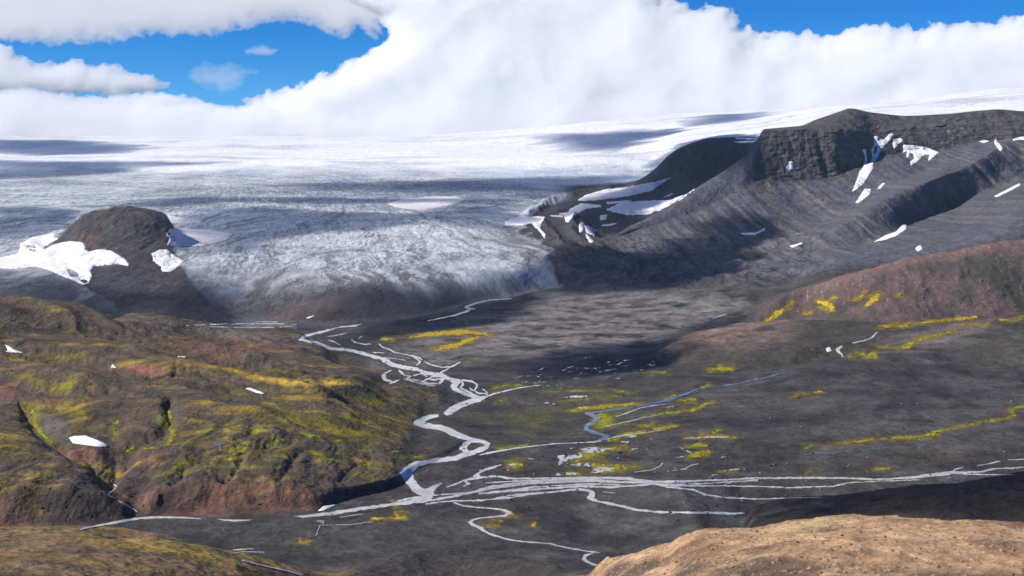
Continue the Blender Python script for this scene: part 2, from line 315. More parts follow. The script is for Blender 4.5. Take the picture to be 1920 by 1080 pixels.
# valley gravel
lay((.076, .071, .071), plain * sst(-.1, .5, n_big + n_mid * .6))
lay((.032, .031, .035), plain * sst(.05, .5, -n_mid + n_st * .5))
lay((.082, .067, .053), plain * sst(.0, .5, fbm(X / 330 + 7, Y / 260, 5, 202)) * .75)
och = ridged((X * .25 + Y + fbm(X / 200, Y / 200, 3, 204) * 90) / 60, X / 520, 4, 206)
lay((.085, .080, .080), plain * sst(.50, .80, och) * .55 * sst(-.3, .3, n_mid))
lay((.026, .026, .029), plain * sst(.45, .8, -och + .15 + n_sm * .3) * .5)
lay((.19, .17, .165), area('640,712 700,672 760,650 860,600 960,585 1050,556 1150,548 1260,548 1390,556 1400,580 1330,606 1260,640 1225,655 1100,662 960,668 880,676 800,690 720,716', 16) * sst(-.5, .3, n_mid + n_sm * .4) * .9)
lay((.10, .092, .090), area('1330,745 1420,742 1560,740 1660,752 1640,764 1520,768 1400,775 1320,768', 14) * .6)
lay((.085, .08, .08), area('560,975 760,960 1000,985 1060,1010 900,1010 640,1030 480,1015 330,985', 20) * .35)
lay((.075, .068, .03), area('880,775 940,762 1060,768 1105,790 1100,815 1000,820 920,812', 14) * sst(-.3, .4, n_mid))
lay((.30, .27, .245), area('340,606 440,604 560,606 556,613 440,614 360,616', 4, ('hollow', 'icefoot')))
# right bench and dome
lay((.21, .145, .115), dome * sst(600, 690, 690 - (PYg - 600) * 1.0) * sst(-.3, .3, n_mid + .2) * (1 - sst(1440, 1560, PXg)) * .9)  # lit top and left side of the dome painted lighter
lay((.062, .054, .045), dome * sst(1440, 1560, PXg) * .7 + dome * sst(640, 680, PYg) * .6)
lay((.11, .105, .108), area('1600,640 1760,612 1920,596 1920,640 1780,650 1640,668', 16) * sst(-.4, .3, n_mid) * .8)
lay((.19, .155, .15), area('1690,640 1780,612 1860,598 1850,612 1790,636 1730,652', 8) * .7)
# red hill
lay((.120, .080, .078), redh * sst(-.5, .25, n_mid + n_sm * .3))
lay((.085, .08, .05), redh * sst(.05, .45, fbm(X / 50, Y / 90, 4, 210)) * .6)
lay((.062, .058, .048), redh * sst(.0, .35, fbm(X / 90 + Y / 200, Y / 160, 4, 211)) * .9)
lay((.155, .10, .088), redh * (1 - sst(0, 26, PYg - np.interp(PXg, [1420, 1500, 1560, 1650, 1750, 1850, 1920, 2200], [590, 545, 525, 500, 478, 462, 450, 410]))) * sst(1470, 1560, PXg))
lay((.05, .047, .042), area('1545,590 1570,572 1600,556 1640,548 1650,556 1600,574 1580,592', 5, ('hollow', 'redback')) * .9)
lay((.28, .22, .20), redh * sst(.5, .7, gn(X / 4.5, Y / 4.5, 213)) * sst(-.2, .3, n_mid) * .8)
# foreground right: tan stony hill
lay((.40, .25, .14), fgR)
lay((.56, .38, .215), fgR * sst(.0, .45, fbm(X / 26, Y / 26, 4, 221)) * .9)
lay((.16, .095, .06), fgR * sst(-.02, .4, fbm(X / 16, Y / 30, 4, 223)) * .8)
lay((.105, .072, .055), fgR * (area('1080,1090 1150,1056 1230,1046 1300,1052 1420,1040 1540,1052 1640,1062 1800,1072 1960,1074 1960,1120 1500,1120 1100,1120', 10)) * sst(-.5, .2, fbm(X / 14, Y / 20, 4, 224)) * .9)
lay((.50, .37, .19), fgR * (area('1440,990 1560,966 1640,972 1600,984 1500,992 1400,1002', 6)) * .8)
lay((.06, .05, .045), fgR * sst(.38, .55, gn(X / 1.3, Y / 1.3, 225)) * sst(-.1, .4, fbm(X / 12, Y / 12, 3, 226)) * .9)
lay((.55, .44, .34), fgR * sst(.45, .6, gn(X / 1.1 + 40, Y / 1.1, 227)) * .5)
# foreground left: moss and heath
lay((.175, .115, .066), fgL)
lay((.075, .056, .044), fgL * sst(.0, .45, fbm(X / 30, Y / 22, 5, 231)))
lay((.21, .145, .028), fgL * sst(.05, .4, fbm(X / 60, Y / 26, 5, 233)) * .85)
lay((.10, .10, .022), fgL * sst(.2, .5, fbm(X / 20, Y / 16, 4, 235)) * .8)
lay((.27, .185, .045), fgL * area('0,990 140,992 290,1008 440,1036 560,1070 500,1066 380,1048 220,1024 100,1006', 10) * sst(-.4, .2, n_sm + n_mid) * .8)
lay((.050, .043, .042), fgL * sst(600, 700, PXg))
lay((.048, .036, .031), dark2); lay((.075, .053, .045), dark2 * sst(0, .5, n_mid) * .7); lay((.033, .032, .024), dark2 * sst(0.05, .4, fbm(X / 40, Y / 40, 4, 237)) * .8)
lay((.12, .105, .09), dark2 * area('1380,975 1440,950 1540,940 1560,952 1460,965 1400,990', 8) * sst(-.1, .4, n_sm + .1) * .7)
# left upland: heath, moss, bare red earth
lay((.090, .068, .050), hill)
hs = fbm((v1 + wv * .4) / 46, (u1) / 190, 5, 241); h2 = fbm(X / 70, Y / 52, 5, 243)
lay((.040, .033, .028), hill * sst(.0, .42, hs * .6 + n_hz * .6))
lay((.135, .100, .068), hill * sst(.1, .5, -hs + n_sm * .3) * .6)
mossy = area('300,770 420,760 560,770 700,760 860,740 900,770 870,820 800,860 745,890 700,905 560,905 440,890 330,890 240,900 260,880 330,840', 26, ('foot', 'skyline')) \
  + area('0,820 60,850 150,870 220,890 200,912 120,910 40,905 0,940 -100,940 -100,800', 16, ('foot', 'upland')) + .8 * area('440,735 640,722 820,730 850,738 760,770 600,760 480,760', 14, ('bench', 'skyline')) \
  + .9 * area('30,700 90,695 150,710 170,760 150,790 90,745', 14, ('terrace', 'skyline')) + .5 * area('0,660 200,680 420,700 560,700 460,670 300,650 100,640', 14)
mossy = np.clip(mossy, 0, 1) * hill
lay((.12, .095, .024), hill * sst(.02, .45, h2 * .6 + n_hz * .6 + mossy * .34 - .10) * .85)
lay((.26, .22, .020), hill * mossy * sst(.0, .4, fbm(X / 30, Y / 22, 5, 245) * .7 + n_hz * .5) * .85)
lay((.36, .32, .022), hill * area('370,800 430,790 520,795 560,812 520,850 470,880 400,885 330,880 345,850 380,830', 14, ('foot', 'upland')) * sst(-.05, .35, fbm(X / 24, Y / 20, 5, 246)) * .8)
lay((.30, .20, .035), hill * sst(.12, .45, fbm(X / 90 + 9, Y / 26, 5, 247) + mossy * .05) * .75)
lay((.52, .33, .04), area('415,690 470,700 540,712 620,712 680,716 640,724 540,722 470,710', 6, ('terrace', 'skyline')) * sst(-.4, .3, n_sm + n_mid + .2))
lay((.36, .21, .05), area('300,668 400,684 470,700 380,690', 5, ('terrace', 'skyline')) * .6)
red = np.zeros((NR, NC))
for s, so in (('240,960 262,930 310,915 360,905 450,900 560,905 600,930 600,956 500,962 380,966 300,970', 6), ('-60,1000 0,930 30,918 60,920 75,940 70,960 80,995', 8),
              ('236,690 262,680 300,684 320,700 300,706 250,700', 3), ('80,750 110,748 120,760 100,768', 3), ('100,845 160,838 185,850 170,870 120,865', 4),
              ('255,850 330,838 335,860 300,890 270,880', 4), ('0,720 30,715 40,750 0,740', 5), ('300,640 420,660 460,672 400,676 320,660', 6), ('330,630 480,640 560,650 480,660 360,648', 8), ('170,955 220,940 260,925 285,915 250,960', 4)):
    red = np.maximum(red, area(s, so, ('foot', 'hollow')))
lay((.150, .074, .054), red * sst(-.6, .2, n_sm + n_mid * .7) * .88)
lay((.24, .105, .075), area('238,690 262,681 296,685 316,700 300,704 250,700', 3, ('terrace', 'skyline')) * .8)
lay((.05, .036, .034), area('75,930 140,918 200,930 235,955 250,975 200,992 100,995 85,960', 6, ('foot', 'bench')) * .85)  # shaded right face of the low mound, painted dark
lay((.055, .044, .042), blf * sst(.1, .5, ridged(X / 22, Y / 90, 3, 249)) * .6)
lay((.12, .112, .11), area('60,770 100,780 130,800 128,825 100,830 70,800', 6, ('bench', 'upland')) * .6)
lay((.17, .14, .12), area('230,585 300,598 420,612 560,628 600,640 560,650 440,634 330,618 260,604', 7, ('shoulder', 'redcrest')) * sst(-.4, .3, n_sm + n_mid) * .8)
# mountain
zz = Z + fbm(X / 60, Z / 30, 4, 251) * 10
lay((.088, .090, .108), mtn)
lay((.150, .142, .130), mtn * scr * sst(.0, .5, fbm((X + Z * .9) / 50, (Z - X * .2) / 300, 4, 253)) * .9)
lay((.135, .130, .095), scr * sst(.05, .45, fbm(X / 150, Z / 90, 4, 255)) * .6)
lay((.066, .067, .080), scr * sst(.1, .5, fbm((X + Z * .9) / 22, (Z - X * .2) / 240, 4, 257)) * .7)
lay((.044, .045, .055), scr * sst(.08, .4, fbm((X + Z * .9) / 9, (Z - X * .2) / 420, 4, 267)) * .75)
lay((.175, .168, .16), scr * sst(.2, .5, fbm((X + Z * .9) / 13, (Z - X * .2) / 380, 4, 269)) * .6)
lay((.080, .073, .074), clf)
lay((.20, .165, .14), clf * sst(.10, .45, fbm(X / 14, Z / 22, 5, 259)) * sst(-.2, .35, led) * .8)
lay((.034, .033, .038), clf * sst(.05, .3, fbm(X / 260, zs / 5, 3, 268)) * .7)
lay((.036, .034, .038), clf * sst(.0, .3, stair2 * .5 + fbm(X / 60, zs / 6, 4, 261)) * .65)
lay((.16, .13, .115), clf * sst(.25, .5, stair) * sst(-.1, .3, fbm(X / 40, Z / 30, 4, 264)) * .6)
lay((.066, .062, .060), upr); lay((.105, .095, .085), upr * sst(.05, .4, fbm(X / 24, Z / 8, 4, 266)) * .7)
lay((.125, .12, .122), mr2 * sst(-.3, .4, fbm(X / 60, Y / 60, 4, 263)) * .8); lay((.052, .05, .055), mr2 * sst(.05, .4, fbm(X / 36, Y / 90, 4, 265)))
lay((.045, .045, .052), farm)
lay((.055, .052, .055), band('lower', 'tongue', .5) * sst(1000, 1040, PXg) * (1 - sst(1140, 1200, PXg)) * .8)
# ice
rock = np.maximum(sst(-9, 9, sd_poly(pts('1085,610 1050,545 1036,522 1030,500 1024,470 1000,450 972,434 982,410 1002,390 1050,374 1100,362 1150,354 1185,344 1205,335 1240,300 1330,240 1430,200 2400,0 2400,700'), WPX, WPY) + fbm(X / 60, Y / 140, 5, 280, .6) * 22 * sst(380, 440, PYg)), 0) * (1 - sst(K['farcrest'] + .25, K['farcrest'] + .6, KG))
nunp = area('80,470 105,446 130,422 155,402 190,391 230,384 280,389 310,401 324,424 318,450 330,470 348,515 372,545 430,592 440,610 300,610 230,585 180,552 150,530 165,500 240,495 200,470 160,470 150,455', 5, ('icefoot', 'cliffbase'))
nunp = np.maximum(nunp, area('300,470 330,476 352,512 385,545 470,600 440,612 330,612 300,560', 22, ('icefoot', 'nunatak')) * sst(-.1, .25, fbm(LT * 30, LR / 120, 4, 290) + n_mid * .5 + .1))
GI = np.clip(ice, 0, 1) * (1 - rock) * (1 - nunp) + sst(K['farcrest'] + .3, K['farback'] - .3, KG) * rock * 0
GI = np.maximum(GI, sst(K['farcrest'] + .3, K['farcrest'] + .6, KG))
GI = np.clip(GI, 0, 1)
dirt = sst(470, 590, PYg + fbm(X / 260, Y / 420, 5, 271) * 120 - sst(750, 1000, PXg) * 20)
crev = ridged(X / 15 + flow * 2 + fbm(X / 120, Y / 300, 2, 272) * 1.2, Y / 110, 3, 273, .6) * .75 + .25 * ridged(X / 160 + flow, Y / 60, 4, 274)
crev2 = ridged((X + Y * .18) / 12 + flow * 2, (Y - X * .6) / 200, 3, 275, .6)
lay((.44, .525, .62), GI)
lay((.30, .35, .42), GI * (1 - isn) * sst(-.2, .45, fbm(X / 330 + flow, Y / 420, 5, 277)))
lay((.66, .675, .69), GI * (1 - isn) * sst(.08, .42, fbm(X / 420, Y / 300, 5, 279)) * (1 - dirt) * .6)
lay((.82, .83, .83), GI * (1 - isn) * np.clip(area('560,440 640,424 740,424 800,410 860,425 830,448 790,468 660,470 590,462 540,466 470,470 380,490 360,480 470,458', 16) + area('600,480 700,476 820,482 860,500 780,508 680,500 600,500', 10) * .6 + area('430,382 560,378 640,386 600,393 480,392', 5) + area('700,366 820,350 980,346 960,352 820,362', 5) * .5, 0, 1) * sst(-.5, .2, n_mid + n_sm * .5) * .85)  # sunlit patches between the cloud shadows, painted in as whiter ice
arc = ridged(LT * 5 + flow * 2, LR / 70 + fbm(X / 150, Y / 150, 3, 276) * .7, 4, 278, .6)
rib = ridged(LT * 26 + fbm(LT * 8, LR / 300, 3, 282) * 1.2, LR / 1100, 4, 286, .6)
spk = sst(.12, .5, fbm(X / 90, Y / 160, 3, 287) + .1)
lay((.30, .36, .44), GI * (1 - isn) * sst(.15, .7, arc) * .5)
lay((.13, .135, .15), GI * (1 - isn) * sst(.40, .60, crev) * (.25 + .75 * spk) * .9)
lay((.13, .135, .15), GI * (1 - isn) * sst(.40, .62, crev2) * (1 - .8 * spk) * .8)
lay((.62, .64, .67), GI * (1 - isn) * sst(.1, .7, rib) * sst(600, 1200, LR) * (1 - dirt) * .45)
snout = sst(450, 565, PYg + fbm(LT * 9, LR / 700, 4, 288) * 70 - sst(640, 1000, PXg) * 10)
lay((.155, .158, .17), GI * (1 - isn) * sst(468, 560, PYg + fbm(LT * 7, LR / 500, 4, 294) * 60 - 26 * sst(560, 700, PXg) * (1 - sst(860, 980, PXg))) * .85)
lay((.105, .102, .105), GI * (1 - isn) * snout * sst(-.35, .35, -rib * .7 + n_mid * .4 + snout * .9 - .35) * .92)
lay((.070, .067, .068), GI * (1 - isn) * sst(530, 600, PYg + fbm(X / 120, Y / 200, 4, 281) * 40) * .9)
lay((.12, .085, .078), area('480,604 520,580 560,565 640,556 700,560 760,580 740,600 620,606', 12, ('icefoot', 'gully')) * .7)
lay((.055, .052, .052), area('640,560 760,548 850,560 900,566 780,598 690,602 560,606 620,585', 12, ('icefoot', 'gully')) * .8)
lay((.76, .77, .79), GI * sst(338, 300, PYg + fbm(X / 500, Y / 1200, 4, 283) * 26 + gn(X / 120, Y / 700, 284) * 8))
lay((.60, .62, .67), GI * isn * sst(.0, .4, fbm(X / 1300, Y / 380, 5, 289)) * .8)  # soft grey shading of the ice cap painted in as streaks
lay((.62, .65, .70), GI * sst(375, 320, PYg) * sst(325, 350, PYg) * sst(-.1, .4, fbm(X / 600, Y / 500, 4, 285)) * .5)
for s in ('1530,196,4 1640,190,3 1780,172,2', '1560,212,3 1700,196,2 1850,182,2', '1480,218,3 1560,206,2', '1380,236,4 1480,222,2', '1740,200,3 1920,186,2'):
    lay((.60, .625, .67), GI * run_of(s, 5, ('farcrest', 'icetop'), 3.5) * .75)
edge = np.clip(sst(-75, 0, sd_poly(pts('1085,610 1050,545 1036,522 1030,500 1024,470 1000,450 972,434 982,410 1002,390 2400,300 2400,700'), PXg, PYg)) * sst(395, 440, PYg), 0, 1)
lay((.10, .10, .105), GI * (1 - isn) * edge * sst(-.5, .4, ridged((X - Y * .5) / 30, (Y + X) / 260, 4, 292) + edge * .8 - .5) * .9)
for s in ('820,395,1.6 870,412,1.6 900,440,1.6 930,468,1.6 985,500,1.8 1030,520,2', '850,392,1.6 892,407,1.6 925,440,1.6 962,474,1.6 1015,505,2', '880,388,1.6 918,407,1.6 950,440,1.6 990,474,1.6 1022,486,1.6', '800,410,1.4 850,440,1.6 890,470,1.6 950,505,2 1010,525,2', '940,392,1.6 965,410,1.4 975,425,1.4',
          '400,585,2 440,556,2 500,530,2 560,512,1.4', '430,602,2 470,574,2 530,548,2 600,528,1.6', '490,600,2 530,575,2 590,552,2 660,534,1.4', '370,560,2 420,532,2 480,510,1.4', '350,520,1.6 400,500,1.6 460,480,1.4', '700,556,2 690,530,2 700,505,1.4', '800,540,2 770,520,2 750,500,1.4', '880,560,2 850,535,2 820,515,1.6', '0,448,1.4 80,424,1.4 160,404,1.2', '0,432,1.2 90,408,1.2 150,398,1', '340,470,1.4 420,452,1.4 500,436,1.2 600,424,1', '560,408,1.2 660,414,1.4 720,406,1.2', '600,372,1 720,362,1.2 900,356,1'):
    lay((.15, .155, .17), GI * (1 - isn) * run_of(s, 3.2, ('icefoot', 'tongue'), 2.2) * sst(-.4, .3, n_mid + n_sm) * .6)
lay((.68, .70, .73), GI * (1 - isn) * sst(.25, .75, rib) * sst(500, 900, LR) * sst(585, 520, PYg) * sst(-.2, .4, n_big + .1) * .6)
# medial moraine bands in the ice
for s in ('540,495,2 580,478,3 650,470,3 720,473,2 780,482,3 800,470,2 790,440,2 810,430,2', '750,505,4 790,525,5 830,545,4', '840,430,2 880,460,2 930,480,2 1000,500,2', '860,398,2 900,390,3 960,384,2'):
    lay((.12, .12, .13), GI * (1 - isn) * run_of(s, 3, ('icefoot', 'tongue'), 2.2) * .65)
lay((.060, .055, .057), nunp)
lay((.105, .072, .066), area('150,440 185,430 195,452 170,466 150,455', 5, ('icefoot', 'cliffbase')) * .8)
lay((.080, .073, .064), nunp * sst(.0, .4, n_mid + n_sm * .4) * .6)
lay((.045, .046, .056), nunp * sst(560, 520, PYg) * sst(300, 250, PXg) * sst(490, 510, PYg) * .7)

# ------------------------------------------------------------------ materials
def new_mat(name):
    m = bpy.data.materials.new(name); m.use_nodes = True
    nt = m.node_tree; nt.nodes.clear(); out = nt.nodes.new('ShaderNodeOutputMaterial')
    return m, nt, out
def node(nt, kind, **kw):
    n = nt.nodes.new(kind)
    for k, v in kw.items():
        if k in n.inputs: n.inputs[k].default_value = v
        else: setattr(n, k, v)
    return n
def noise(nt, pos, scale, detail=4, rough=.55, stretch=None):
    if stretch:
        mp = node(nt, 'ShaderNodeMapping'); mp.inputs['Scale'].default_value = stretch
        nt.links.new(pos, mp.inputs['Vector']); pos = mp.outputs['Vector']
    n = node(nt, 'ShaderNodeTexNoise', Scale=scale, Detail=detail, Roughness=rough)
    nt.links.new(pos, n.inputs['Vector']); return n.outputs['Fac']
def mth(nt, op, a, b=None, c=None):
    n = nt.nodes.new('ShaderNodeMath'); n.operation = op
    for i, v in enumerate((a, b, c)):
        if v is None: continue
        if isinstance(v, (int, float)): n.inputs[i].default_value = v
        else: nt.links.new(v, n.inputs[i])
    return n.outputs[0]
def rng(nt, v, a, b, c, d):
    n = nt.nodes.new('ShaderNodeMapRange'); n.inputs[1].default_value = a; n.inputs[2].default_value = b
    n.inputs[3].default_value = c; n.inputs[4].default_value = d; nt.links.new(v, n.inputs[0]); return n.outputs[0]
def sep(nt, c):
    n = nt.nodes.new('ShaderNodeSeparateColor'); nt.links.new(c, n.inputs[0]); return n.outputs[0]
def ground_mat(name, scales, contrast, bump_d, rough=.95, stretch=None, cracks=False):
    m, nt, out = new_mat(name)
    geo = nt.nodes.new('ShaderNodeNewGeometry'); pos = geo.outputs['Position']
    att = node(nt, 'ShaderNodeAttribute', attribute_name='Soil')
    f = None; h = None
    for i, s in enumerate(scales):
        nz = noise(nt, pos, s, 3, .6, stretch)
        v = rng(nt, nz, .3, .7, 1 - contrast, 1 + contrast)
        f = v if f is None else mth(nt, 'MULTIPLY', f, v)
        h = mth(nt, 'MULTIPLY', nz, 1.0 / s) if h is None else mth(nt, 'ADD', h, mth(nt, 'MULTIPLY', nz, 1.0 / s))
    if cracks:                               # crevasses: thin dark lines in bare ice, none in clean snow
        bare = rng(nt, mth(nt, 'MAXIMUM', sep(nt, att.outputs['Color']), 0), .60, .76, 1, 0); k = None
        for st3, sc3 in (((1, .13, 1), .07), ((.8, .22, 1), .13)):
            r_ = mth(nt, 'ABSOLUTE', mth(nt, 'SUBTRACT', noise(nt, pos, sc3, 3, .55, st3), .5))
            ln = rng(nt, r_, .010, .040, .50, 1.0); k = ln if k is None else mth(nt, 'MULTIPLY', k, ln)
        patchy = rng(nt, noise(nt, pos, .006, 3, .6), .40, .58, .15, 1.0)
        w_ = mth(nt, 'MULTIPLY', bare, patchy)
        f = mth(nt, 'MULTIPLY', f, mth(nt, 'ADD', mth(nt, 'MULTIPLY', k, w_), mth(nt, 'SUBTRACT', 1.0, w_)))
    mx = node(nt, 'ShaderNodeVectorMath', operation='SCALE')
    nt.links.new(att.outputs['Color'], mx.inputs[0]); nt.links.new(f, mx.inputs['Scale'])
    b = node(nt, 'ShaderNodeBsdfPrincipled', Roughness=rough); b.inputs['Specular IOR Level'].default_value = .15
    nt.links.new(mx.outputs[0], b.inputs['Base Color'])
    bp = node(nt, 'ShaderNodeBump', Strength=1.0, Distance=bump_d)
    nt.links.new(h, bp.inputs['Height']); nt.links.new(bp.outputs['Normal'], b.inputs['Normal'])
    nt.links.new(b.outputs[0], out.inputs['Surface']); return m
M = {}
M['stony'] = ground_mat('stony_soil', (.25, 1.1, 4.0), .26, .13)
M['heath'] = ground_mat('heath_and_moss', (.05, .22, .8), .28, .30)
M['gravel'] = ground_mat('basalt_gravel', (.03, .10, .33), .26, .16)
M['scree'] = ground_mat('scree_and_basalt', (.03, .10, .3), .24, .30)
M['ice'] = ground_mat('glacier_ice', (.03, .09), .10, .07, .75, (1, .3, 1), True)
def plain_mat(name, col, rough, scales=(.1,), contrast=.05, spec=.3, bump=.0):
    m, nt, out = new_mat(name)
    geo = nt.nodes.new('ShaderNodeNewGeometry'); pos = geo.outputs['Position']
    f = None
    for s in scales:
        v = rng(nt, noise(nt, pos, s, 4, .6), .3, .7, 1 - contrast, 1 + contrast)
        f = v if f is None else mth(nt, 'MULTIPLY', f, v)
    mx = node(nt, 'ShaderNodeVectorMath', operation='SCALE'); mx.inputs[0].default_value = col
    nt.links.new(f, mx.inputs['Scale'])
    b = node(nt, 'ShaderNodeBsdfPrincipled', Roughness=rough); b.inputs['Specular IOR Level'].default_value = spec
    nt.links.new(mx.outputs[0], b.inputs['Base Color'])
    if bump:
        bp = node(nt, 'ShaderNodeBump', Strength=1.0, Distance=bump); nt.links.new(noise(nt, pos, scales[-1] * 2, 4, .6), bp.inputs['Height'])
        nt.links.new(bp.outputs['Normal'], b.inputs['Normal'])
    nt.links.new(b.outputs[0], out.inputs['Surface']); return m
M['snow'] = plain_mat('old_snow', (.80, .795, .80), .7, (.02, .09, .4), .07, .2, .3)
M['grey_snow'] = plain_mat('dusty_snow', (.62, .61, .64), .75, (.02, .08), .10, .2, .3)
M['silt_water'] = plain_mat('silty_meltwater', (.49, .475, .455), .22, (.015, .06, .25), .16, .5, .05)
M['clear_water'] = plain_mat('clear_water', (.10, .132, .18), .10, (.03, .2), .2, .5, .03)
def moss_mat(name, c1, c2, c3):
    m, nt, out = new_mat(name)
    geo = nt.nodes.new('ShaderNodeNewGeometry'); pos = geo.outputs['Position']
    a = noise(nt, pos, .11, 5, .7); b_ = noise(nt, pos, .5, 4, .65)
    mp = node(nt, 'ShaderNodeMapping'); mp.inputs['Scale'].default_value = (1, .35, 1); nt.links.new(pos, mp.inputs['Vector'])
    v = mth(nt, 'ADD', mth(nt, 'MULTIPLY', a, .65), mth(nt, 'MULTIPLY', b_, .35))
    cr = nt.nodes.new('ShaderNodeValToRGB'); el = cr.color_ramp.elements
    el[0].position = .36; el[0].color = (*c1, 1); el[1].position = .64; el[1].color = (*c3, 1)
    e2 = el.new(.5); e2.color = (*c2, 1); nt.links.new(v, cr.inputs['Fac'])
    b = node(nt, 'ShaderNodeBsdfPrincipled', Roughness=.95); b.inputs['Specular IOR Level'].default_value = .1
    nt.links.new(cr.outputs['Color'], b.inputs['Base Color'])
    bp = node(nt, 'ShaderNodeBump', Strength=1.0, Distance=.3); nt.links.new(b_, bp.inputs['Height']); nt.links.new(bp.outputs['Normal'], b.inputs['Normal'])
    nt.links.new(b.outputs[0], out.inputs['Surface']); return m
M['moss'] = moss_mat('yellow_moss', (.10, .085, .018), (.27, .23, .016), (.44, .38, .03))
M['green_moss'] = moss_mat('green_moss', (.085, .08, .014), (.22, .22, .014), (.38, .37, .02))
M['gold_moss'] = moss_mat('golden_moss', (.15, .10, .02), (.42, .28, .016), (.56, .42, .035))

# ------------------------------------------------------------------ building meshes
def mesh_from(name, V, F, mat, smooth=True):
    me = bpy.data.meshes.new(name)
    me.vertices.add(len(V)); me.vertices.foreach_set('co', np.ascontiguousarray(V, np.float32).ravel())
    nf = len(F)
    me.loops.add(nf * 4); me.loops.foreach_set('vertex_index', np.ascontiguousarray(F, np.int32).ravel())
    me.polygons.add(nf); me.polygons.foreach_set('loop_start', np.arange(0, nf * 4, 4, dtype=np.int32))
    me.update(calc_edges=True)
    if smooth: me.polygons.foreach_set('use_smooth', np.ones(nf, bool))
    me.materials.append(mat)
    return me
def link(name, me, label=None, cat=None, group=None, kind=None, parent=None):
    o = bpy.data.objects.new(name, me); C.objects.link(o)
    for k, v in (('label', label), ('category', cat), ('group', group), ('kind', kind)):
        if v: o[k] = v
    if parent: o.parent = parent
    return o

# ------------------------------------------------------------------ things lying on the land
def largest(k):                         # the biggest connected piece only
    lab = np.zeros(k.shape, int); best = (0, 0); n = 0
    for i, j in zip(*np.nonzero(k)):
        if lab[i, j]: continue
        n += 1; st_ = [(i, j)]; lab[i, j] = n; c = 0
        while st_:
            y, x = st_.pop(); c += 1
            for v, u in ((y + 1, x), (y - 1, x), (y, x + 1), (y, x - 1)):
                if 0 <= v < k.shape[0] and 0 <= u < k.shape[1] and k[v, u] and not lab[v, u]: lab[v, u] = n; st_.append((v, u))
        best = max(best, (c, n))
    return lab == best[1]
def drape(name, field, bbox, mat, base=.15, thick=0.0, edge=4.0, rx=.95, ry=.75, maxjump=.05, one=False):
    x0, y0, x1, y1 = bbox
    x0 = max(x0, -225); x1 = min(x1, 2145)
    xs = np.arange(x0, x1 + rx, rx); ys = np.arange(y1, y0 - ry, -ry)
    gx, gy = np.meshgrid(xs, ys)
    f = field(gx, gy)
    fc = .25 * (f[:-1, :-1] + f[1:, :-1] + f[:-1, 1:] + f[1:, 1:])
    keep = fc > 0
    if not keep.any(): return None
    if one: keep = largest(keep)
    d = hit_grid(xs, ys); l = np.log(d)
    sp = np.maximum.reduce([l[:-1, :-1], l[1:, :-1], l[:-1, 1:], l[1:, 1:]]) - np.minimum.reduce([l[:-1, :-1], l[1:, :-1], l[:-1, 1:], l[1:, 1:]])
    keep &= sp < maxjump
    z = EYE + e_of(gy) * d + base + (thick * np.sqrt(np.clip(f / edge, 0, 1)) if thick else 0)
    V = np.stack([a_of(gx) * d, d, z], -1).reshape(-1, 3)
    id_ = np.arange(V.shape[0]).reshape(gx.shape)
    F = np.stack([id_[:-1, :-1], id_[:-1, 1:], id_[1:, 1:], id_[1:, :-1]], -1)[keep]
    if not len(F): return None
    used, inv = np.unique(F.ravel(), return_inverse=True)
    return mesh_from(name, V[used], inv.reshape(-1, 4), mat)
def box(p, m): return (p[:, 0].min() - m, p[:, 1].min() - m, p[:, 0].max() + m, p[:, 1].max() + m)
def merge(name, mes, mat):
    V = []; F = []; n = 0
    for me in mes:
        v = np.zeros(len(me.vertices) * 3, np.float32); me.vertices.foreach_get('co', v); v = v.reshape(-1, 3)
        l = np.zeros(len(me.loops), np.int32); me.loops.foreach_get('vertex_index', l)
        V.append(v); F.append(l.reshape(-1, 4) + n); n += len(v); bpy.data.meshes.remove(me)
    return mesh_from(name, np.concatenate(V), np.concatenate(F), mat)

# ------------------------------------------------------------------ snow patches
def warp_field(fn, amp, sc, seed):
    def f(x, y):
        return fn(x + fbm(x / sc, y / (sc * .6), 4, seed, .65) * amp, y + fbm(x / sc + 31, y / (sc * .6), 4, seed + 5, .65) * amp * .6)
    return f
SNOW_G = 'snow patches left on the slopes'
def snow(label, poly_, holes=(), mat='snow', thick=1.6, amp=3.4, base=.4, extra=None, maxjump=.06, name='snow_patch', cat='snow patch', edge=4, grp=SNOW_G):
    p = pts(poly_); hp = [pts(h) for h in holes]; sd = int(abs(p[0, 0] * 7 + p[0, 1])) % 997
    def fn(x, y):
        f = sd_poly(p, x, y)
        for h in hp: f = np.minimum(f, -sd_poly(h, x, y))
        if extra: f = np.minimum(f, extra(x, y))
        return f
    me = drape(name, warp_field(fn, amp, 8, sd), box(p, 5), M[mat], base, thick, edge, .8, .6, maxjump, True)
    if me: link(name, me, label, cat, grp)
    else: print('EMPTY', label)
def speck(seed, th, sx=7, sy=4):          # stones melting out through the edge of the snow
    return lambda x, y: (th - gn(x / sx, y / sy, seed)) * 6
snow('large white snowfield wrapped round the left foot of the dark rock outcrop', '-225,480 -60,486 0,484 35,475 39,457 62,445 102,437.5 99,446 110,447.5 86,460 81,469 105,457.5 130,453 155,454.5 160,460 160,467.5 166,472.5 185,468 207,470 225,480 236,487.5 242.5,496 241,500 230,497.5 220,494 207,497 177,500 170,507.5 174,519 167.5,531 155,535 135,525 120,520 95,508 67.5,500 25,505 0,504 -100,506 -225,504',
     ('127,504 138,507 150,516 146,521 133,520', '150,525 163,525 166,531 157,532', '48,461 66,461 68,466 52,465', '58,467 70,469 66,473 56,471'), thick=3, amp=2.5)
snow('thin snow tail streaming right from the top of the rock outcrop', '309,401 325,405.5 380,414 375,419 335,419 321,419 319,412.5', mat='grey_snow')
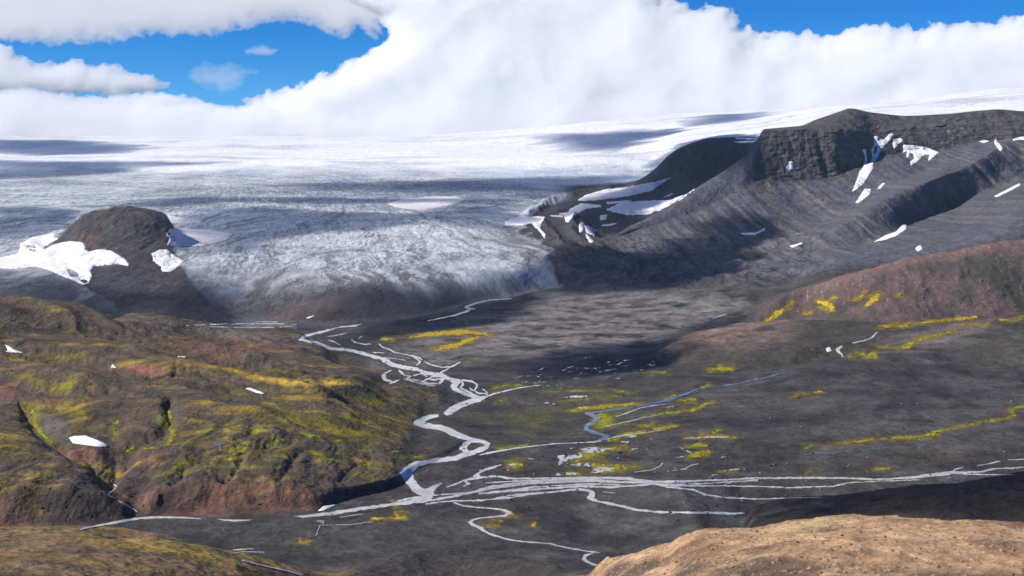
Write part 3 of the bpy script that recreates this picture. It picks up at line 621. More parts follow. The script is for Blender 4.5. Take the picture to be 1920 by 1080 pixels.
snow('broad pale snow wedge right of the rock outcrop at its middle height', '319,430 332,428 390,431 440,439 425,451 375,462.5 335,462.5 319,460 314,460 317.5,450 311,439', ('313,437 319,436 320,441 315,441', '322,443 329,442 329,446 323,447', '323,450 329,449 328,454 324,454'), mat='grey_snow', thick=2.5)
snow('ragged bright snow patch low on the right flank of the rock outcrop', '285,476 297.5,469 312.5,467.5 325,477.5 345,490 335,499 322.5,509 304,510 301,500 287.5,490', extra=speck(13, .66, 9, 5))
snow('oval lens of dusty snow lying in the middle of the glacier', '726,381.5 754,374 810,368.7 855,368.5 872.6,375 840,386 795.5,394 760,392 733,386', mat='grey_snow', amp=1, thick=2)
snow('white snow tongue at the left tip of the dark moraine', '946,415 980,404 986,406.7 1022,406 1015,418 1014,429 1022,440 1021,448 1012,434 1003,426 997,419 978,423 947,423')
snow('small snow sliver between two dark moraine humps', '1030.5,404 1055.5,403 1056,408 1033,406', amp=1)
snow('curved snow ribbon crossing the dark moraine ridge', '1090,381.7 1125,384.4 1128,388.6 1100,391.4 1083,401 1072,409.4 1065,418 1060,416.4 1058,404 1047,401 1064,398 1069,391.4')
snow('long grey snow tongue under the shaded far mountain', '1082,376 1100,365 1136,355 1178,351 1233,340 1261,331.7 1244,343 1219,359.4 1178,367.8 1130.5,374.7 1094,377.5', mat='grey_snow', thick=3)
snow('wide pale snow apron at the left foot of the mountain ridge', '1136,393 1166.7,379 1225,376 1258,375 1289,362 1308,349.7 1300,357 1275,376 1241.7,393 1214,402.5 1178,404 1150,398', thick=3)
snow('small square snow patch below the pale apron', '1125,404 1139,402.5 1136,412 1125,413.6', amp=1)
snow('narrow upright snow patch in the curl of the moraine', '1089,416.4 1096,417.8 1094,428 1091.7,434.4 1086,437 1085.5,423', amp=1.5)
snow('grey streaked snow bank inside the curl of the moraine', '1094,420.5 1108,426 1119,431.7 1114,442.8 1100,437', mat='grey_snow')
snow('thin zigzag snow strip at the lower end of the moraine curl', '1097,438 1107,445.5 1114,454 1105.5,455 1100,446', amp=2)
snow('flat snow strip above the pale apron beside dark debris', '1136,379 1175,376 1186,375.5 1172,380 1139,383', amp=1.5)
snow('short snow strip right of the moraine curl', '1128,422 1158,418 1150,423 1130,424.5', amp=1.5)
snow('tiny snow streak on the shaded foot of the far mountain', '1240,372 1258,363.6 1264,362 1255.5,367.8', amp=1)
snow('thin snow strip along the flat top of the far mountain', '1378,258 1419,259 1421,262 1380,261', amp=1, maxjump=.2)
snow('snow strip just under the top edge of the far mountain', '1372,265.5 1421,263.2 1410,268 1385,268', amp=1, maxjump=.2)
snow('lone teardrop snow patch under the left cliffs of the mountain', '1483,300.5 1489,309.4 1486,316 1473.6,326 1473.6,317.8 1479,305', amp=1.5)
snow('long branching snow couloir down the middle of the mountain', '1637.5,256.7 1646,255 1646,265 1650,262 1658,261 1666.7,252.5 1673.6,249.7 1676,252.5 1666.7,265 1653,279 1647,292.8 1639,304 1636,309.4 1637.5,316 1630.5,326 1619,345.5 1597,361 1605.5,340 1611,323 1619,313.6 1622,295.5 1616.7,280 1623.6,280 1625,295.5 1626,308 1633,305 1636,293 1633,281.7 1639,273',
     ('1639,276 1645,274 1643,287 1638,290',), amp=2)
snow('small snow finger between the branching couloir and the wide snow fan', '1675,262 1689,259 1691.7,263.6 1680.5,276 1675,280 1673.6,270.5', amp=1.5)
snow('wide fan of snow with rock holes below the cliffs', '1693,272 1719,273 1739,277.5 1761,286 1740,302.5 1743,290 1733,290 1719,304 1708,311 1705.5,304 1714,298 1712.5,288.6 1705.5,287 1703,297 1698.6,293 1701,284 1694,286', amp=1.5)
snow('snow patch at the lower end of the branching couloir', '1622,354 1633,354.4 1630.5,365 1611,380 1604,381 1614,365', amp=2)
snow('short broken snow streak beside the lower end of the couloir', '1644,354 1655.5,343 1660,344 1651,354', amp=2)
snow('small flat snow patch on the shoulder under the right cliffs', '1835,265 1847,263 1855,265 1844,269', amp=1.5)
snow('steep narrow snow slip right of the shoulder under the cliffs', '1866.7,259.4 1869,265 1880,277.5 1875.5,284.4 1864,268', amp=1.5)
snow('snow strip under the cliffs at the far right edge', '1898.6,261 1914,256.7 1930,255 1930,261 1900,264', amp=1.5)
snow('slanting snow strip on the right slope of the mountain', '1864,368 1886,356.7 1911,344 1914,347 1894,358 1869,370', amp=1)
snow('club shaped snow strip low on the right slope of the mountain', '1637.5,454 1661,441 1680.5,434.4 1691.7,422 1700,422 1699,430 1680.5,442.8 1655.5,451', amp=1)
snow('short snow streak at the foot of the middle spur', '1479,462 1503,455 1505,457 1486,464.5', amp=1)
snow('curved snow strip at the foot of the left scree slope', '1388,437 1416.7,436.5 1434.7,427.5 1434.7,431.7 1414,441 1392,440', amp=1)
snow('small ragged snow patch just above the red hill', '1716,466 1726,459.4 1730,467.8 1719,471.5', amp=3)
snow('horned snow patch at the left edge of the upland', '9,647 16.7,649.7 27.8,656.7 45,662.8 11,660.4 15,656.7', amp=1)
snow('tiny triangular snow patch beside bare red earth', '211,683 214,686 220,691 208,690', amp=.5)
snow('large bright snow patch above the stream gully', '129,822 139,818.6 161,817.8 191.7,830 201.4,835.8 200,840 163.9,835.8 136,831.7', amp=1)
snow('thin slanting snow strip in the middle of the upland', '459.7,729 469,728 497,738.2 492,740 478,736.5', amp=.5)
snow('hair thin snow strip on the far side of the upland', '333,668.6 349,668.6 348,671.2 334,671', amp=.5)
snow('white snow lens at the foot of the bluff by the river', '596,959 607,950.5 631,947 622,952 604,959.5', amp=1)
snow('small white snow block beside the creek on the brown hill', '1548.6,654.4 1555.5,651 1560,658.6 1551,661', amp=.8)
snow('small snow speck in the debris at the glacier front', '574,596.5 583,593 590,590.5 586,595 577,598', amp=1)

# ------------------------------------------------------------------ rivers, streams and ponds
def soft(lines, polys, reach, col, amt, seed, wob=.5, ky=1.7):
    for p in [('l', pts(l)) for l in lines] + [('p', pts(q)) for q in polys]:
        q = p[1]; r = (q[:, 2].max() if p[0] == 'l' else 0) + reach + 6
        m = (WPX > q[:, 0].min() - r) & (WPX < q[:, 0].max() + r) & (WPY > q[:, 1].min() - r) & (WPY < q[:, 1].max() + r) & (KG > K['trough'])
        if not m.any(): continue
        d = sd_line(q, .5 * (WPX[m] + PXg[m]), .5 * (WPY[m] + PYg[m]), ky) if p[0] == 'l' else sd_poly(q, WPX[m], WPY[m])
        t = sst(-reach, reach * .15, d + wob * reach * (n_sm[m] + n_hz[m] * .6)) * amt * (1 - GI[m])
        COL[m] += (np.array(col, np.float32) - COL[m]) * t[:, None].astype(np.float32)
def water(name, lines=(), polys=(), mat='silt_water', amp=2.2, base=.30, extra=None, sc=10):
    soft(lines, polys, 9, (.030, .029, .030), .6, 1); soft(lines, polys, 4, (.12, .115, .11), .35, 2, 1.6)
    mes = []
    for ln in lines:
        p = pts(ln); sd = int(abs(p[0, 0] * 3 + p[0, 1] * 5)) % 991
        p[:, 2] *= .84 if p[:, 2].max() < 6.5 else .72
        fn = (lambda p, sd: lambda x, y: sd_line(p, x, y) + gn(x / 16, y / 9, sd) * np.minimum(2.2, p[:, 2].mean() * .55))(p, sd)
        if extra: fn = (lambda q: lambda x, y: np.minimum(q(x, y), extra(x, y)))(fn)
        me = drape(name, warp_field(fn, amp, sc, sd), box(p[:, :2], p[:, 2].max() + 4), M[mat], base, 0, 4, .7, .5)
        if me: mes.append(me)
    for pl in polys:
        p = pts(pl); fn = (lambda p: lambda x, y: sd_poly(p, x, y))(p)
        if extra: fn = (lambda q: lambda x, y: np.minimum(q(x, y), extra(x, y)))(fn)
        me = drape(name, warp_field(fn, amp, sc, int(p[0, 0])), box(p, 4), M[mat], base, 0, 4, .7, .5)
        if me: mes.append(me)
    if mes: link(name, merge(name, mes, M[mat]), kind='structure')
MAINW = .8
water('river', (
    '684,606,1 667,611,2 640,613,3 624,617,4 591,625.5,3.5 573,631,5 564,637,6 584,641,5 606,648,6 618,654,6 644,656,5 669,660,6 695,667,6.5 718,674,7 729,681,8 749,687.5,9 784,693,7 796,700,7 829,704,8 842,711,8 857,716,7',
    '842,711,7 858,715,8 851,724,9 855,731,8 870,738,6 887,744,6 904,747,7',
    '908,743,3 904,747,7 896,750,10 880,754,11 862,760,12 848,769,11 838,776,8',
    '818,780,6 800,784.5,9 788,790,11 782,793.5,10 802,799,12 820,801,12 838,806,11 851,813,12 862,818,11 875,822,9 887,826,9 905,829,9 915,833,6 909,840,8 897,845,9 880,851,9 851,860,10 820,864,10 795,868,9 778,871.5,11 768,879,15 760,888,14 768,898,13 771,906,12 778,914,13 790,922,16 803,927,15 800,935,12 784,939,10 762,943,8 730,947,6 695,952,7 660,957,7 629,962,7 600,966,7 566,969,5 551,969,1',
    '884,826,7 872,834,8 868,841,9 876,849,8', '806,920,12 812,915,7 820,910,3',
    '812,917,6 816,913,5 827,906.5,1.5', '800,933,6 770,935,2.5 745,940,3'), extra=lambda x, y: np.where(y < 762, (gn(x / 8, y / 3, 349) + .56) * 6, (gn(x / 12, y / 4, 351) + .74) * 8))
water('river', ('151,994,2 180,987,3.5 216,980,4 260,972.5,4 303,970.5,4 340,971,3.5 376,973,1.2',), ('404,973 420,974.5 445,975 475,975 460,977.5 440,978.5 422,977.5',), amp=1)
water('braided_channel', (
    '733,695,2 722,700,3 718,705,4 722,713,4 738,717,3 748,713,2', '738,717,2.5 730,720,1.5', '749,695,3 754,701,3 758,704,2.5 770,705.5,2 762,710,2.5 773,713,3 787,714,2.5 802,719,3 824,720,2.5 829,714,3 832,706,4',
    '758,711,2 775,716,2 792,720,2.5 815,724,2 800,725,1', '793,716,2.5 803,710,2.5 811,706,2.5 824,706,3', '805,712,2 816,712,2.5 828,710,3', '776,704,1.5 790,701,2 800,706,2',
    '860,715,3 871,713,2.5 884,715.5,2.5 893,720,2.5 894,726,2.5 889,733,2.5 898,738,2.5 910,738,2 915,741,2', '866,716,2 868,722,3 863,727,3 870,731,2.5 880,736,2.5 891,742,3', '880,728,1.5 888,733,2', '905,730,1 914,736,1.5',
    '709,644,1.2 718,652,1.8 732,656,2 740,661,2.2 757,664,1.5 775,668,2 786,671,1.8 800,681,1.5 815,686,2 829,689,2 846,688,2 856,683,2 863,679,1.5', '775,669,2 785,676,2.2 787,680,2 780,686,1', '846,688,2 836,694,2.2 828,698,2.5 822,703,2',
    '658,637,1 664,641,1.6 672,644,1 685,646,1.6 695,645,1.2', '680,630,.9 672,636,1.2', '613,632,1 625,630,1.2 648,625,1', '614,638,1 628,642,1.3 637,647,1.2', '640,652,.9 668,657,1', '700,661,1.5 720,662,1', '705,670,1 735,672,1.2 760,676,1'), amp=2.5, extra=lambda x, y: (gn(x / 7, y / 3, 347) + .58) * 5)
water('braided_channel', (
    '815,929,2 838,927,3 873,925.5,3.5 904,920,3.5 930,915,3 960,909,3 1000,903,4 1052,899,5 1106,897,6 1150,897,5 1179,898,5 1211,903,5 1249,904,4.5 1301,902.5,3.5 1360,900,3 1420,897,3 1481,896.7,3.2 1589,897,3.2 1640,900,3 1665,898.5,3 1700,896,3.5 1725,893.4,4 1760,889,5 1784,886.5,4.5 1839,885.3,3 1866,879.5,3 1915,877,1.5 1960,874,1.5',
    '780,943,3 815,938,3.5 851,931,4 880,925,4 920,916,4 954,911,4 1000,906,4 1060,903,5 1110,902,5 1160,904,4.5 1211,905,4', '800,945,3 840,940,3 900,938.7,2.5 954,934,3 1003,926,4 1052,921.5,4.5 1080,918.5,5 1097,919,6 1110,924,7 1110,930,7 1106,934,7 1118,940,5 1157,947.6,5 1192,956.5,5 1230,960.5,4.5 1293,962,4 1344,962.5,5.5 1370,963.5,5 1397,963,1.5',
    '838,913,2 852,909,3 869,902,3 880,899,3 891,897.5,4 904,895.5,3 932,893.4,4 954,897.5,3.5 1008,897.5,2.5 1062,896.5,2 1106,896,2.5', '895,889,2.5 900,886,2 909,882.5,2.5 924,878,2 940,872,1', '891,893,7 896,892,5', '869,902,2 880,908,3 870,912,2', '900,918,3 927,912,3.5 970,907,4 1014,905.5,4 1090,903,4',
    '900,926,3 954,921,4 1035,916,3.5 1089,912,4 1144,914,3.5 1211,909.5,3.5 1230,906,3', '945,921,2.5 990,915,2.5 1040,911,2 1100,908,3 1160,909,3', '960,901,1.5 1020,901,2 1090,900,2.5', '930,934,2 970,928,2.2 1000,925,2', '910,906,1.5 950,904,2 990,902,2',
    '1225,907,2.5 1247,913,3 1301,919,3 1322,928,3 1360,933.5,2.5 1420,936.5,2 1465,935,2 1562,933,.8', '1230,908,2 1252,911,2.5 1306,911.6,2.5 1360,911.6,2 1415,912.4,2.4 1481,915,2.4 1562,912.4,2.2 1578,909,2.4 1590,905.6,2.4 1644,903,2 1725,900,1.2', '1211,906,2.5 1260,909,2 1330,907,2 1362,904,2.2 1420,902,1.6', '1360,909,1.5 1370,905,2 1420,900,2',
    '1784,886,2 1789,882,1.8 1793,880,1.8 1806,876.4,1', '1833,873.5,1 1855,870,1.8 1874,865.3,1.5', '1890,863,1 1920,861.8,1.5 1960,861,1.2', '1784,888,3 1833,890,2.2 1898,891,1.3', '1700,898,2 1740,894,2 1780,890,2.5', '1130,923,1 1150,925,1.5 1156,925,1'), amp=2.5, extra=lambda x, y: (gn(x / 9, y / 2.6, 345) + .64) * 5)
water('stream', ('851,943,1.5 869,949,2.2 895,952,2.2 925,954,2.5 945,957,3.5 955,962,4.5 947,967.5,4 922,970,2.2 898,972.5,2.4 886,975.5,4 881,980,4 889,986,4 900,990,3.5 908,996,3.5 916,1001,3 935,1007,2.6 954,1012.6,2.4 990,1017,2.2 1030,1020,2.2 1062,1027.5,2.6 1100,1034,2.2 1125,1037,1.2', '1110,1039,2 1099,1042,3 1094,1048,4 1100,1054,4 1117,1060.6,4'), amp=2)
water('stream', ('439,1032,3 455,1030.5,2 474,1029.5,1', '433,1038.5,2 446,1037.5,1', '450,1035,1 495,1036,1.5', '455,1051.5,2 468,1055,2.5 487,1060,2 505,1064,2 520,1067,2.4 545,1073,2 566,1079,1.8'), amp=1.5)
water('stream', ('1100,774.5,4 1111,779,4.5 1122,785,5 1118,789.5,5 1106,795,5 1098,801,5 1100,806,5 1110,810,5 1126,814,5 1137,818.5,5.5 1136,823,5 1125,826,3.5',), mat='clear_water', amp=1)
water('stream', ('1419,710,1.6 1386,719.7,1.8 1350,724,1.4 1316,728,2 1300,733,3 1289,738,3.5 1270,744,3.5 1255,750,3.5 1219,758,2.5 1178,765.5,2.2 1136,771,2.5 1105,774.5,3', '1491,690.5,1.6 1470,698,1.3 1442,707,2.4 1419,712,1.6', '1508,853,1.5 1533,849.5,4 1550,850,3.5 1566,849,3 1583,846,1.4', '1608,843,1 1636,842,1.4 1667,840.5,.8', '1705,832,1 1735,827,1.6'), mat='clear_water', amp=1.5)
water('stream', ('1125,827,2.5 1111,829.4,2.2 1075,831,1.8 1039,832.5,1.8 1000,837,1.8 969,840.5,2.2 936,846,3 915,850,3.5 900,853.5,2', '900,749,3 925,739,2.5 955,731.5,1.8 985,726,1.2 1011,722.5,1', '1128,801.7,.8 1160,794,1.3 1178,790.5,1.4 1205,784,1 1233,779,.8', '1155,782,1.4 1175,775,1.6 1200,765.5,1.2 1230,760,.9 1261,757,.8', '1139,824,1.5 1160,818,1.8 1178,815.5,1.2 1215,811,1.4 1247,806,.9', '1250,765,.7 1262,761,1.2',
    '1644,624,1.4 1638,630,2 1634,634,2.4 1620,639,1.5 1600,643,1.2', '1578,650,3 1570,655,4 1572,660,3 1578,664,2.4 1580,669.5,2.4', '958,560,2 918,563,3 895,568,3 873,575.5,3.5 880,580,3 876,584,3 850,592,2.4 833,595.5,2 802,602,1.2', '880,578,2 890,580,1.4', '1336,597.5,1.2 1348,593,2.4 1361,589.5,2', '1252,884,1 1283,880,1.5 1295,873,1.6 1310,870,.8', '1190,886,1 1225,881,1.2 1238,874,1.4 1242,869,1',
    '900,883,2 920,877,2.2 940,872,1', '592,1005,.5 600,985,.8 655,984.4,.8 690,980,.9 700,979,.6', '635,971,.5 660,967,.9 680,964.5,.9', '870,608,.5 876,606,1 '), amp=1.6, extra=lambda x, y: (gn(x / 9, y / 5, 333) + .62) * 5)
water('stream', ('256,960,1.2 250,955,1.4 240,949,1.4 226,941,1.4 215,935,1.2 205,930,1.4 203,926,1.2', '203,927,1.2 215,917,1.6 218,912,1.8 210,905,1.4 208,899,1.2'), amp=2, extra=lambda x, y: (gn(x / 7, y / 5, 335) + .25) * 5)
_r = random.Random(5)
def _glint():
    x = _r.uniform(960, 1235); y = 724 - (x - 960) * .13 + _r.gauss(-6, 11); l = _r.uniform(5, 22); sl_ = -.22 + _r.gauss(0, .12)
    return '%.1f,%.1f,.4 %.1f,%.1f,%.1f %.1f,%.1f,.4' % (x, y, x + l * .5, y + l * .5 * sl_ + _r.gauss(0, 1), _r.uniform(.7, 1.3), x + l, y + l * sl_)
water('stream', [_glint() for _ in range(58)], mat='clear_water', amp=2, extra=lambda x, y: (gn(x / 5, y / 3, 337) + .05) * 6)
water('pond', (), ('592,976.5 600,976 608,977 608,983 601,981',), 'clear_water', 1)
water('pond', (), ('397,836.7 408,833 420,831.5 417,834.5 408,837.5 399,839',), 'clear_water', .6)
water('pond', (), ('437,814 445,812.4 449,813.6 442,815.4',), 'clear_water', .4)
water('pond', ('1061,744.7,2.5 1085,744,3.5 1111,743.3,1.5', '1019,756,1 1030,756.6,1.5 1045,757.8,1', '993,756.5,1.8 1000,757,1.5', '1083,765,1.5 1100,764,2', '1255,765,1 1263,762,2', '1283,822,1 1310,821,2.6 1340,819.5,2.6 1372,820,1', '1290,857,1 1280,857,2.6 1266,858,1', '1275,839,1 1288,846,3 1296,850,3', '1168,815,3 1190,817,4 1178,821,3', '958,872,4 966,870,4', '952,882,2 950,884,1.2', '1165,829,1.5 1178,829,2 1174,831,1', '1350,858,1.5 1362,857,1', '1185,843,1.4 1195,841,1.8', '1068,841,1 1078,840,1', '991,861,1 1000,860,1.4', '1360,883,1.4 1380,880,1.8 1395,880,.8', '1328,892,1 1345,891,1'),
      ('1042,855 1055,854 1070,855 1087,850 1092,857 1075,861 1060,866 1050,872 1044,872 1050,862', '1058,868 1075,870 1100,869 1118,871 1105,875 1085,874 1070,872', '1110,879 1130,876 1155,878 1150,883 1130,885 1122,888 1108,886', '1060,886 1085,887 1080,891 1062,891', '1088,842 1115,838 1130,842 1150,840 1130,847 1110,850 1095,848', '1042,888 1052,888 1050,892 1043,892'), amp=3.5, extra=lambda x, y: (gn(x / 8, y / 3.5, 339) + .22) * 6)
water('meltwater_flat', ('350,611,1.5 400,608.5,2 450,607.5,2 520,607,2 556,609,1.6', '392,613,1 450,614.5,1.6 520,614,1.4 548,612,1', '470,604,1 520,603.6,1.2'), amp=2, extra=lambda x, y: (gn(x / 22, y / 4, 341) + .2) * 5)

# ------------------------------------------------------------------ moss beds along the wet ground
def moss(lines, polys, mat, th=.48, sx=9, sy=2.6, base=.12, seed=401):
    mes = []
    cc = {'moss': (.17, .135, .018), 'gold_moss': (.22, .15, .02), 'green_moss': (.12, .12, .018)}[mat]
    soft(lines, polys, 15, (.085, .068, .030), .7, 3, 1.3); soft(lines, polys, 6, cc, .6, 4, 1.5)
    br = lambda x, y: (gn(x / sx, y / sy, seed) * .6 + gn(x / (sx * .33), y / (sy * .45), seed + 3) * .6)
    for ln in lines:
        p = pts(ln); fn = (lambda p: lambda x, y: sd_line(p, x, y) * .22 + br(x, y) * 1.5 - th + gn(x / 38, y / 16, seed + 9) * 1.0)(p)
        me = drape('moss', warp_field(fn, 5, 18, seed), box(p[:, :2], p[:, 2].max() + 6), M[mat], base, .05, 1, .8, .6)
        if me: mes.append(me)
    for pl in polys:
        p = pts(pl); fn = (lambda p: lambda x, y: np.minimum(sd_poly(p, x, y) * .22, .7) + br(x, y) * 1.8 - th)(p)
        me = drape('moss', warp_field(fn, 7, 18, seed), box(p, 6), M[mat], base, .05, 1, .8, .6)
        if me: mes.append(me)
    link('moss', merge('moss', mes, M[mat]), kind='stuff')
moss(('1070,770,3 1095,767,5 1130,763,7 1170,759,6 1205,757,3', '1115,779,4 1130,781,6 1140,785,5', '1130,789,5 1145,790,4 1118,802,5 1112,805,3', '1165,818,4 1185,812,7 1205,810,6', '1225,806,3 1245,802,5 1268,798,4', '1205,799,4 1222,797,4', '1295,770,4 1310,764,4 1322,757,3 1340,754,1', '1275,752,3 1290,750,4 1305,749,2', '1316,727,4 1330,722,3', '1250,748,4 1265,742,4',
      '1285,822,3 1330,818,6 1360,818,5 1378,820,2', '1340,811,4 1350,807,4', '1295,855,5 1310,852,11 1325,848,9', '1290,837,4 1320,835,6', '1335,693,3 1352,691,7 1372,693,5', '1615,664,5 1628,668,7 1638,662,5 1640,672,3', '1645,650,3 1665,648,2', '1592,668,3 1600,670,3',
      '1685,654,4 1700,650,7 1715,641,5 1730,634,4 1760,629,3 1790,621,2', '1545,836,2 1600,829,3 1636,824,5 1665,822,5 1705,820,5 1725,820,7 1747,814,5 1770,806,5 1790,803,3 1817,796,3 1845,790,3 1872,787.5,2.5 1890,784,3 1900,779,3 1894,771,3 1906,764,3 1925,761,2.5 1960,759,2', '1640,878,2 1655,878,5 1670,879,3', '1512,841,4 1520,836,4', '1510,884,2 1530,882,2', '1525,736,2 1535,735,4 1545,736,2', '1490,740,1 1515,737,1.5', '1350,884,3 1385,881,3'),
     ('1090,848 1130,840 1175,834 1180,838 1140,847 1110,858 1092,864 1075,868', '1110,870 1130,868 1175,874 1205,876 1170,882 1120,890 1110,880', '1062,884 1090,886 1094,892 1060,894', '950,868 975,866 982,872 970,880 952,879'), 'moss')
moss(('770,632,3 800,628,8 845,623,8 885,623,8 915,628,5 930,630,2', '810,657,4 840,651,7 860,646,7 880,637,8 895,632,4', '720,636,4 735,637,4', '880,673,2 892,673,2', '420,690,2 450,698,4', '1535,563,5 1548,570,8 1556,575,8 1560,582,3', '1600,563,3 1618,553,5 1622,548,4', '1624,574,3 1636,562,6 1645,552,6 1648,549,3', '1562,560,5 1566,556,3', '1436,602,3 1455,590,5 1475,576,5 1487,569,3', '1512,588,5 1518,586,4', '1538,577,4 1545,579,3', '1670,608,2 1720,606,3 1760,601,4 1800,598,5 1830,594,3', '1650,611,2 1700,612,3', '1680,556,3 1686,553,3', '1880,600,3 1915,597,4', '1800,610,2 1850,607,3',
      '735,940,1 745,970,3 760,969,3', '700,972,3 730,972,4 755,972,4', '740,958,2 765,960,3', '950,962,4 958,964,5 968,967,3', '925,975,3 945,977,3', '1000,985,3 1003,980,3', '905,990,2 935,985,3'), ('560,1012 580,1010 575,1020 560,1018',), 'gold_moss', seed=421)
moss(('1190,735,1 1140,732,2 1060,733,3 1040,735,3 1020,734,1', '1050,752,1 1090,750,2 1120,744,2', '1125,745,1 1150,743,2 1165,743,1', '930,752,2 945,750,2', '925,728,2 955,722,3 980,722,2', '1200,698,1 1230,700,3 1250,697,2', '900,833,1 940,842,4 960,838,3 1000,833,2', '1205,782,1 1250,774,3 1295,770,3', '1165,775,2 1190,768,2', '1140,800,6 1160,795,3 1200,788,2', '1130,815,3 1145,828,3 1180,812,3', '955,865,2 975,870,4', '1365,692,4 1375,690,2', '1150,788,4 1158,776,4'), ('1110,782 1130,772 1150,778 1145,800 1120,805 1112,795',), 'green_moss', seed=431)
moss(('45,757,2 62,770,4 66,790,5 70,803,4 80,818,4 100,830,3', '315,772,3 320,790,4 312,800,4 326,812,4 318,830,3 308,836,2', '213,803,3 216,815,4 212,824,3', '238,847,4 246,842,4 250,840,3', '270,842,2 290,840,3', '215,795,2 220,790,2', '285,770,2 300,775,3 300,790,3', '300,893,2 345,868,5 370,866,3', '440,740,2 470,742,2', '570,842,2 590,848,6 605,856,5 640,868,2', '555,812,2 580,815,5 600,818,2', '625,828,3 640,824,3', '760,858,3 790,857,3'), (), 'green_moss', seed=441)

# ------------------------------------------------------------------ the land itself
COL *= (1 + (.20 * n_sm + .10 * n_mid) * (1 - .75 * sst(.4, .8, COL[..., 0])))[..., None].astype(np.float32)
COL = np.clip(COL, .012, .9)
GR = np.clip(GI * sst(.18, .45, COL[..., 2]), 0, 1)

# split into its own pieces
kf = .5 * (KG[:-1, :-1] + KG[1:, 1:]); pf = .5 * (PXg[:-1, :-1] + PXg[1:, 1:]); 
def cf(a): return .25 * (a[:-1, :-1] + a[1:, :-1] + a[:-1, 1:] + a[1:, 1:])
REG = np.zeros((NR - 1, NC - 1), np.int8)                       # 0 valley floor
kk = kf
REG[(kk < K['trough']) & (pf >= 1065 - (kk - 3) * 0)] = 1
REG[(kk < K['trough']) & (pf < 1065)] = 2
REG[(kk >= K['trough']) & (kk < K['foot']) & (pf > 1330)] = 3
REG[(cf(hill) > .12)] = 4
REG[(cf(dome) > .3)] = 5
REG[(cf(redh) > .25)] = 6
far = kk >= K['icefoot']
REG[far & (cf(np.maximum(GI, 0)) >= .5)] = 7
REG[far & (cf(nunp) > .5)] = 8
REG[far & (cf(GI) < .5) & (cf(nunp) <= .5) & (pf > 1000)] = 9
REG[far & (cf(GI) < .5) & (cf(nunp) <= .5) & (pf <= 1000)] = 7
REG[(kk > K['plateau'] + .05) & (cf(GI) < .5) & (pf > 1140) & (pf < 1470)] = 10
names = {0: ('valley_floor', 'gravel'), 1: ('foreground_hill', 'stony'), 2: ('foreground_slope', 'heath'), 3: ('dark_hill', 'heath'), 4: ('upland', 'heath'),
         5: ('brown_hill', 'gravel'), 6: ('red_hill', 'stony'), 7: ('glacier', 'ice'), 8: ('rock_outcrop', 'scree'), 9: ('mountain', 'scree'), 10: ('far_mountain', 'scree')}
Vall = np.stack([X, Y, Z], -1).reshape(-1, 3).astype(np.float32)
# normals over the whole land so that the pieces meet without a seam
G = Vall.reshape(NR, NC, 3).astype(np.float64)
du = np.zeros_like(G); dv = np.zeros_like(G)
du[:, 1:-1] = G[:, 2:] - G[:, :-2]; du[:, 0] = G[:, 1] - G[:, 0]; du[:, -1] = G[:, -1] - G[:, -2]
dv[1:-1] = G[2:] - G[:-2]; dv[0] = G[1] - G[0]; dv[-1] = G[-1] - G[-2]
NRM = np.cross(du, dv); NRM /= np.linalg.norm(NRM, axis=-1, keepdims=True) + 1e-12
NRM = NRM.reshape(-1, 3).astype(np.float32)
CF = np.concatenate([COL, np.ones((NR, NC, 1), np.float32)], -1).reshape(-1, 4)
idx = np.arange(NR * NC, dtype=np.int64).reshape(NR, NC)
quads = np.stack([idx[:-1, :-1], idx[:-1, 1:], idx[1:, 1:], idx[1:, :-1]], -1)
for r, (nm, mt) in names.items():
    F = quads[REG == r]
    if not len(F): continue
    used, inv = np.unique(F.ravel(), return_inverse=True)
    me = mesh_from(nm, Vall[used], inv.reshape(-1, 4), M[mt])
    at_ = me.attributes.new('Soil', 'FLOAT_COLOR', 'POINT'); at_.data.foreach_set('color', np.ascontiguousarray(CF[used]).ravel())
    me.normals_split_custom_set_from_vertices(NRM[used])
    link(nm, me, kind='structure')

# loose stones on the near hill
def stones(n, seed, name='stones', mat='stone', rect=(1085, 1935, 964, 1084), near=200, far=480, size=(.09, .42)):
    r = np.random.RandomState(seed); base = []
    for k in range(6):
        ph = np.array([(0, 0, 1), (0, 0, -1)] + [(math.cos(t) * c, math.sin(t) * c, h) for c, h, o in ((.85, .5, 0), (.95, -.45, .5)) for t in [(q + o) * 2 * math.pi / 5 for q in range(5)]])
        base.append(ph * (1 + r.uniform(-.28, .28, (12, 1))) * np.array([r.uniform(.8, 1.3), r.uniform(.7, 1.1), r.uniform(.5, .8)]))
    fc = []
    for q in range(5):
        a, b, c, d = 2 + q, 2 + (q + 1) % 5, 7 + q, 7 + (q + 1) % 5
        fc += [(0, a, b), (c, b, a), (c, d, b), (1, d, c)]
    px = r.uniform(rect[0], rect[1], n); py = rect[2] + (rect[3] - rect[2]) * r.uniform(0, 1, n)**.9
    cl = gn(px / 40, py / 12, 501) + .5 * gn(px / 14, py / 6, 502)
    keep = (cl > r.uniform(-.5, .9, n)); px, py = px[keep], py[keep]
    V, F, k = [], [], 0
    for a, b in zip(px, py):
        x, y, z = at(a, b)
        if y > far or y < near: continue
        sc = size[0] + size[1] * r.uniform()**5; an = r.uniform(0, 6.28); co_, si = math.cos(an), math.sin(an)
        v = base[r.randint(6)] * sc; v = np.stack([v[:, 0] * co_ - v[:, 1] * si + x, v[:, 0] * si + v[:, 1] * co_ + y, v[:, 2] + z + sc * .2], -1)
        V.append(v); F += [(p + k, q + k, t + k) for p, q, t in fc]; k += 12
    me = bpy.data.meshes.new(name); me.from_pydata(np.concatenate(V).tolist(), [], F); me.materials.append(M[mat])
    link(name, me, kind='stuff')
M['stone'] = plain_mat('weathered_stone', (.25, .17, .105), .95, (.35, 1.5), .5, .15)
stones(2600, 3)
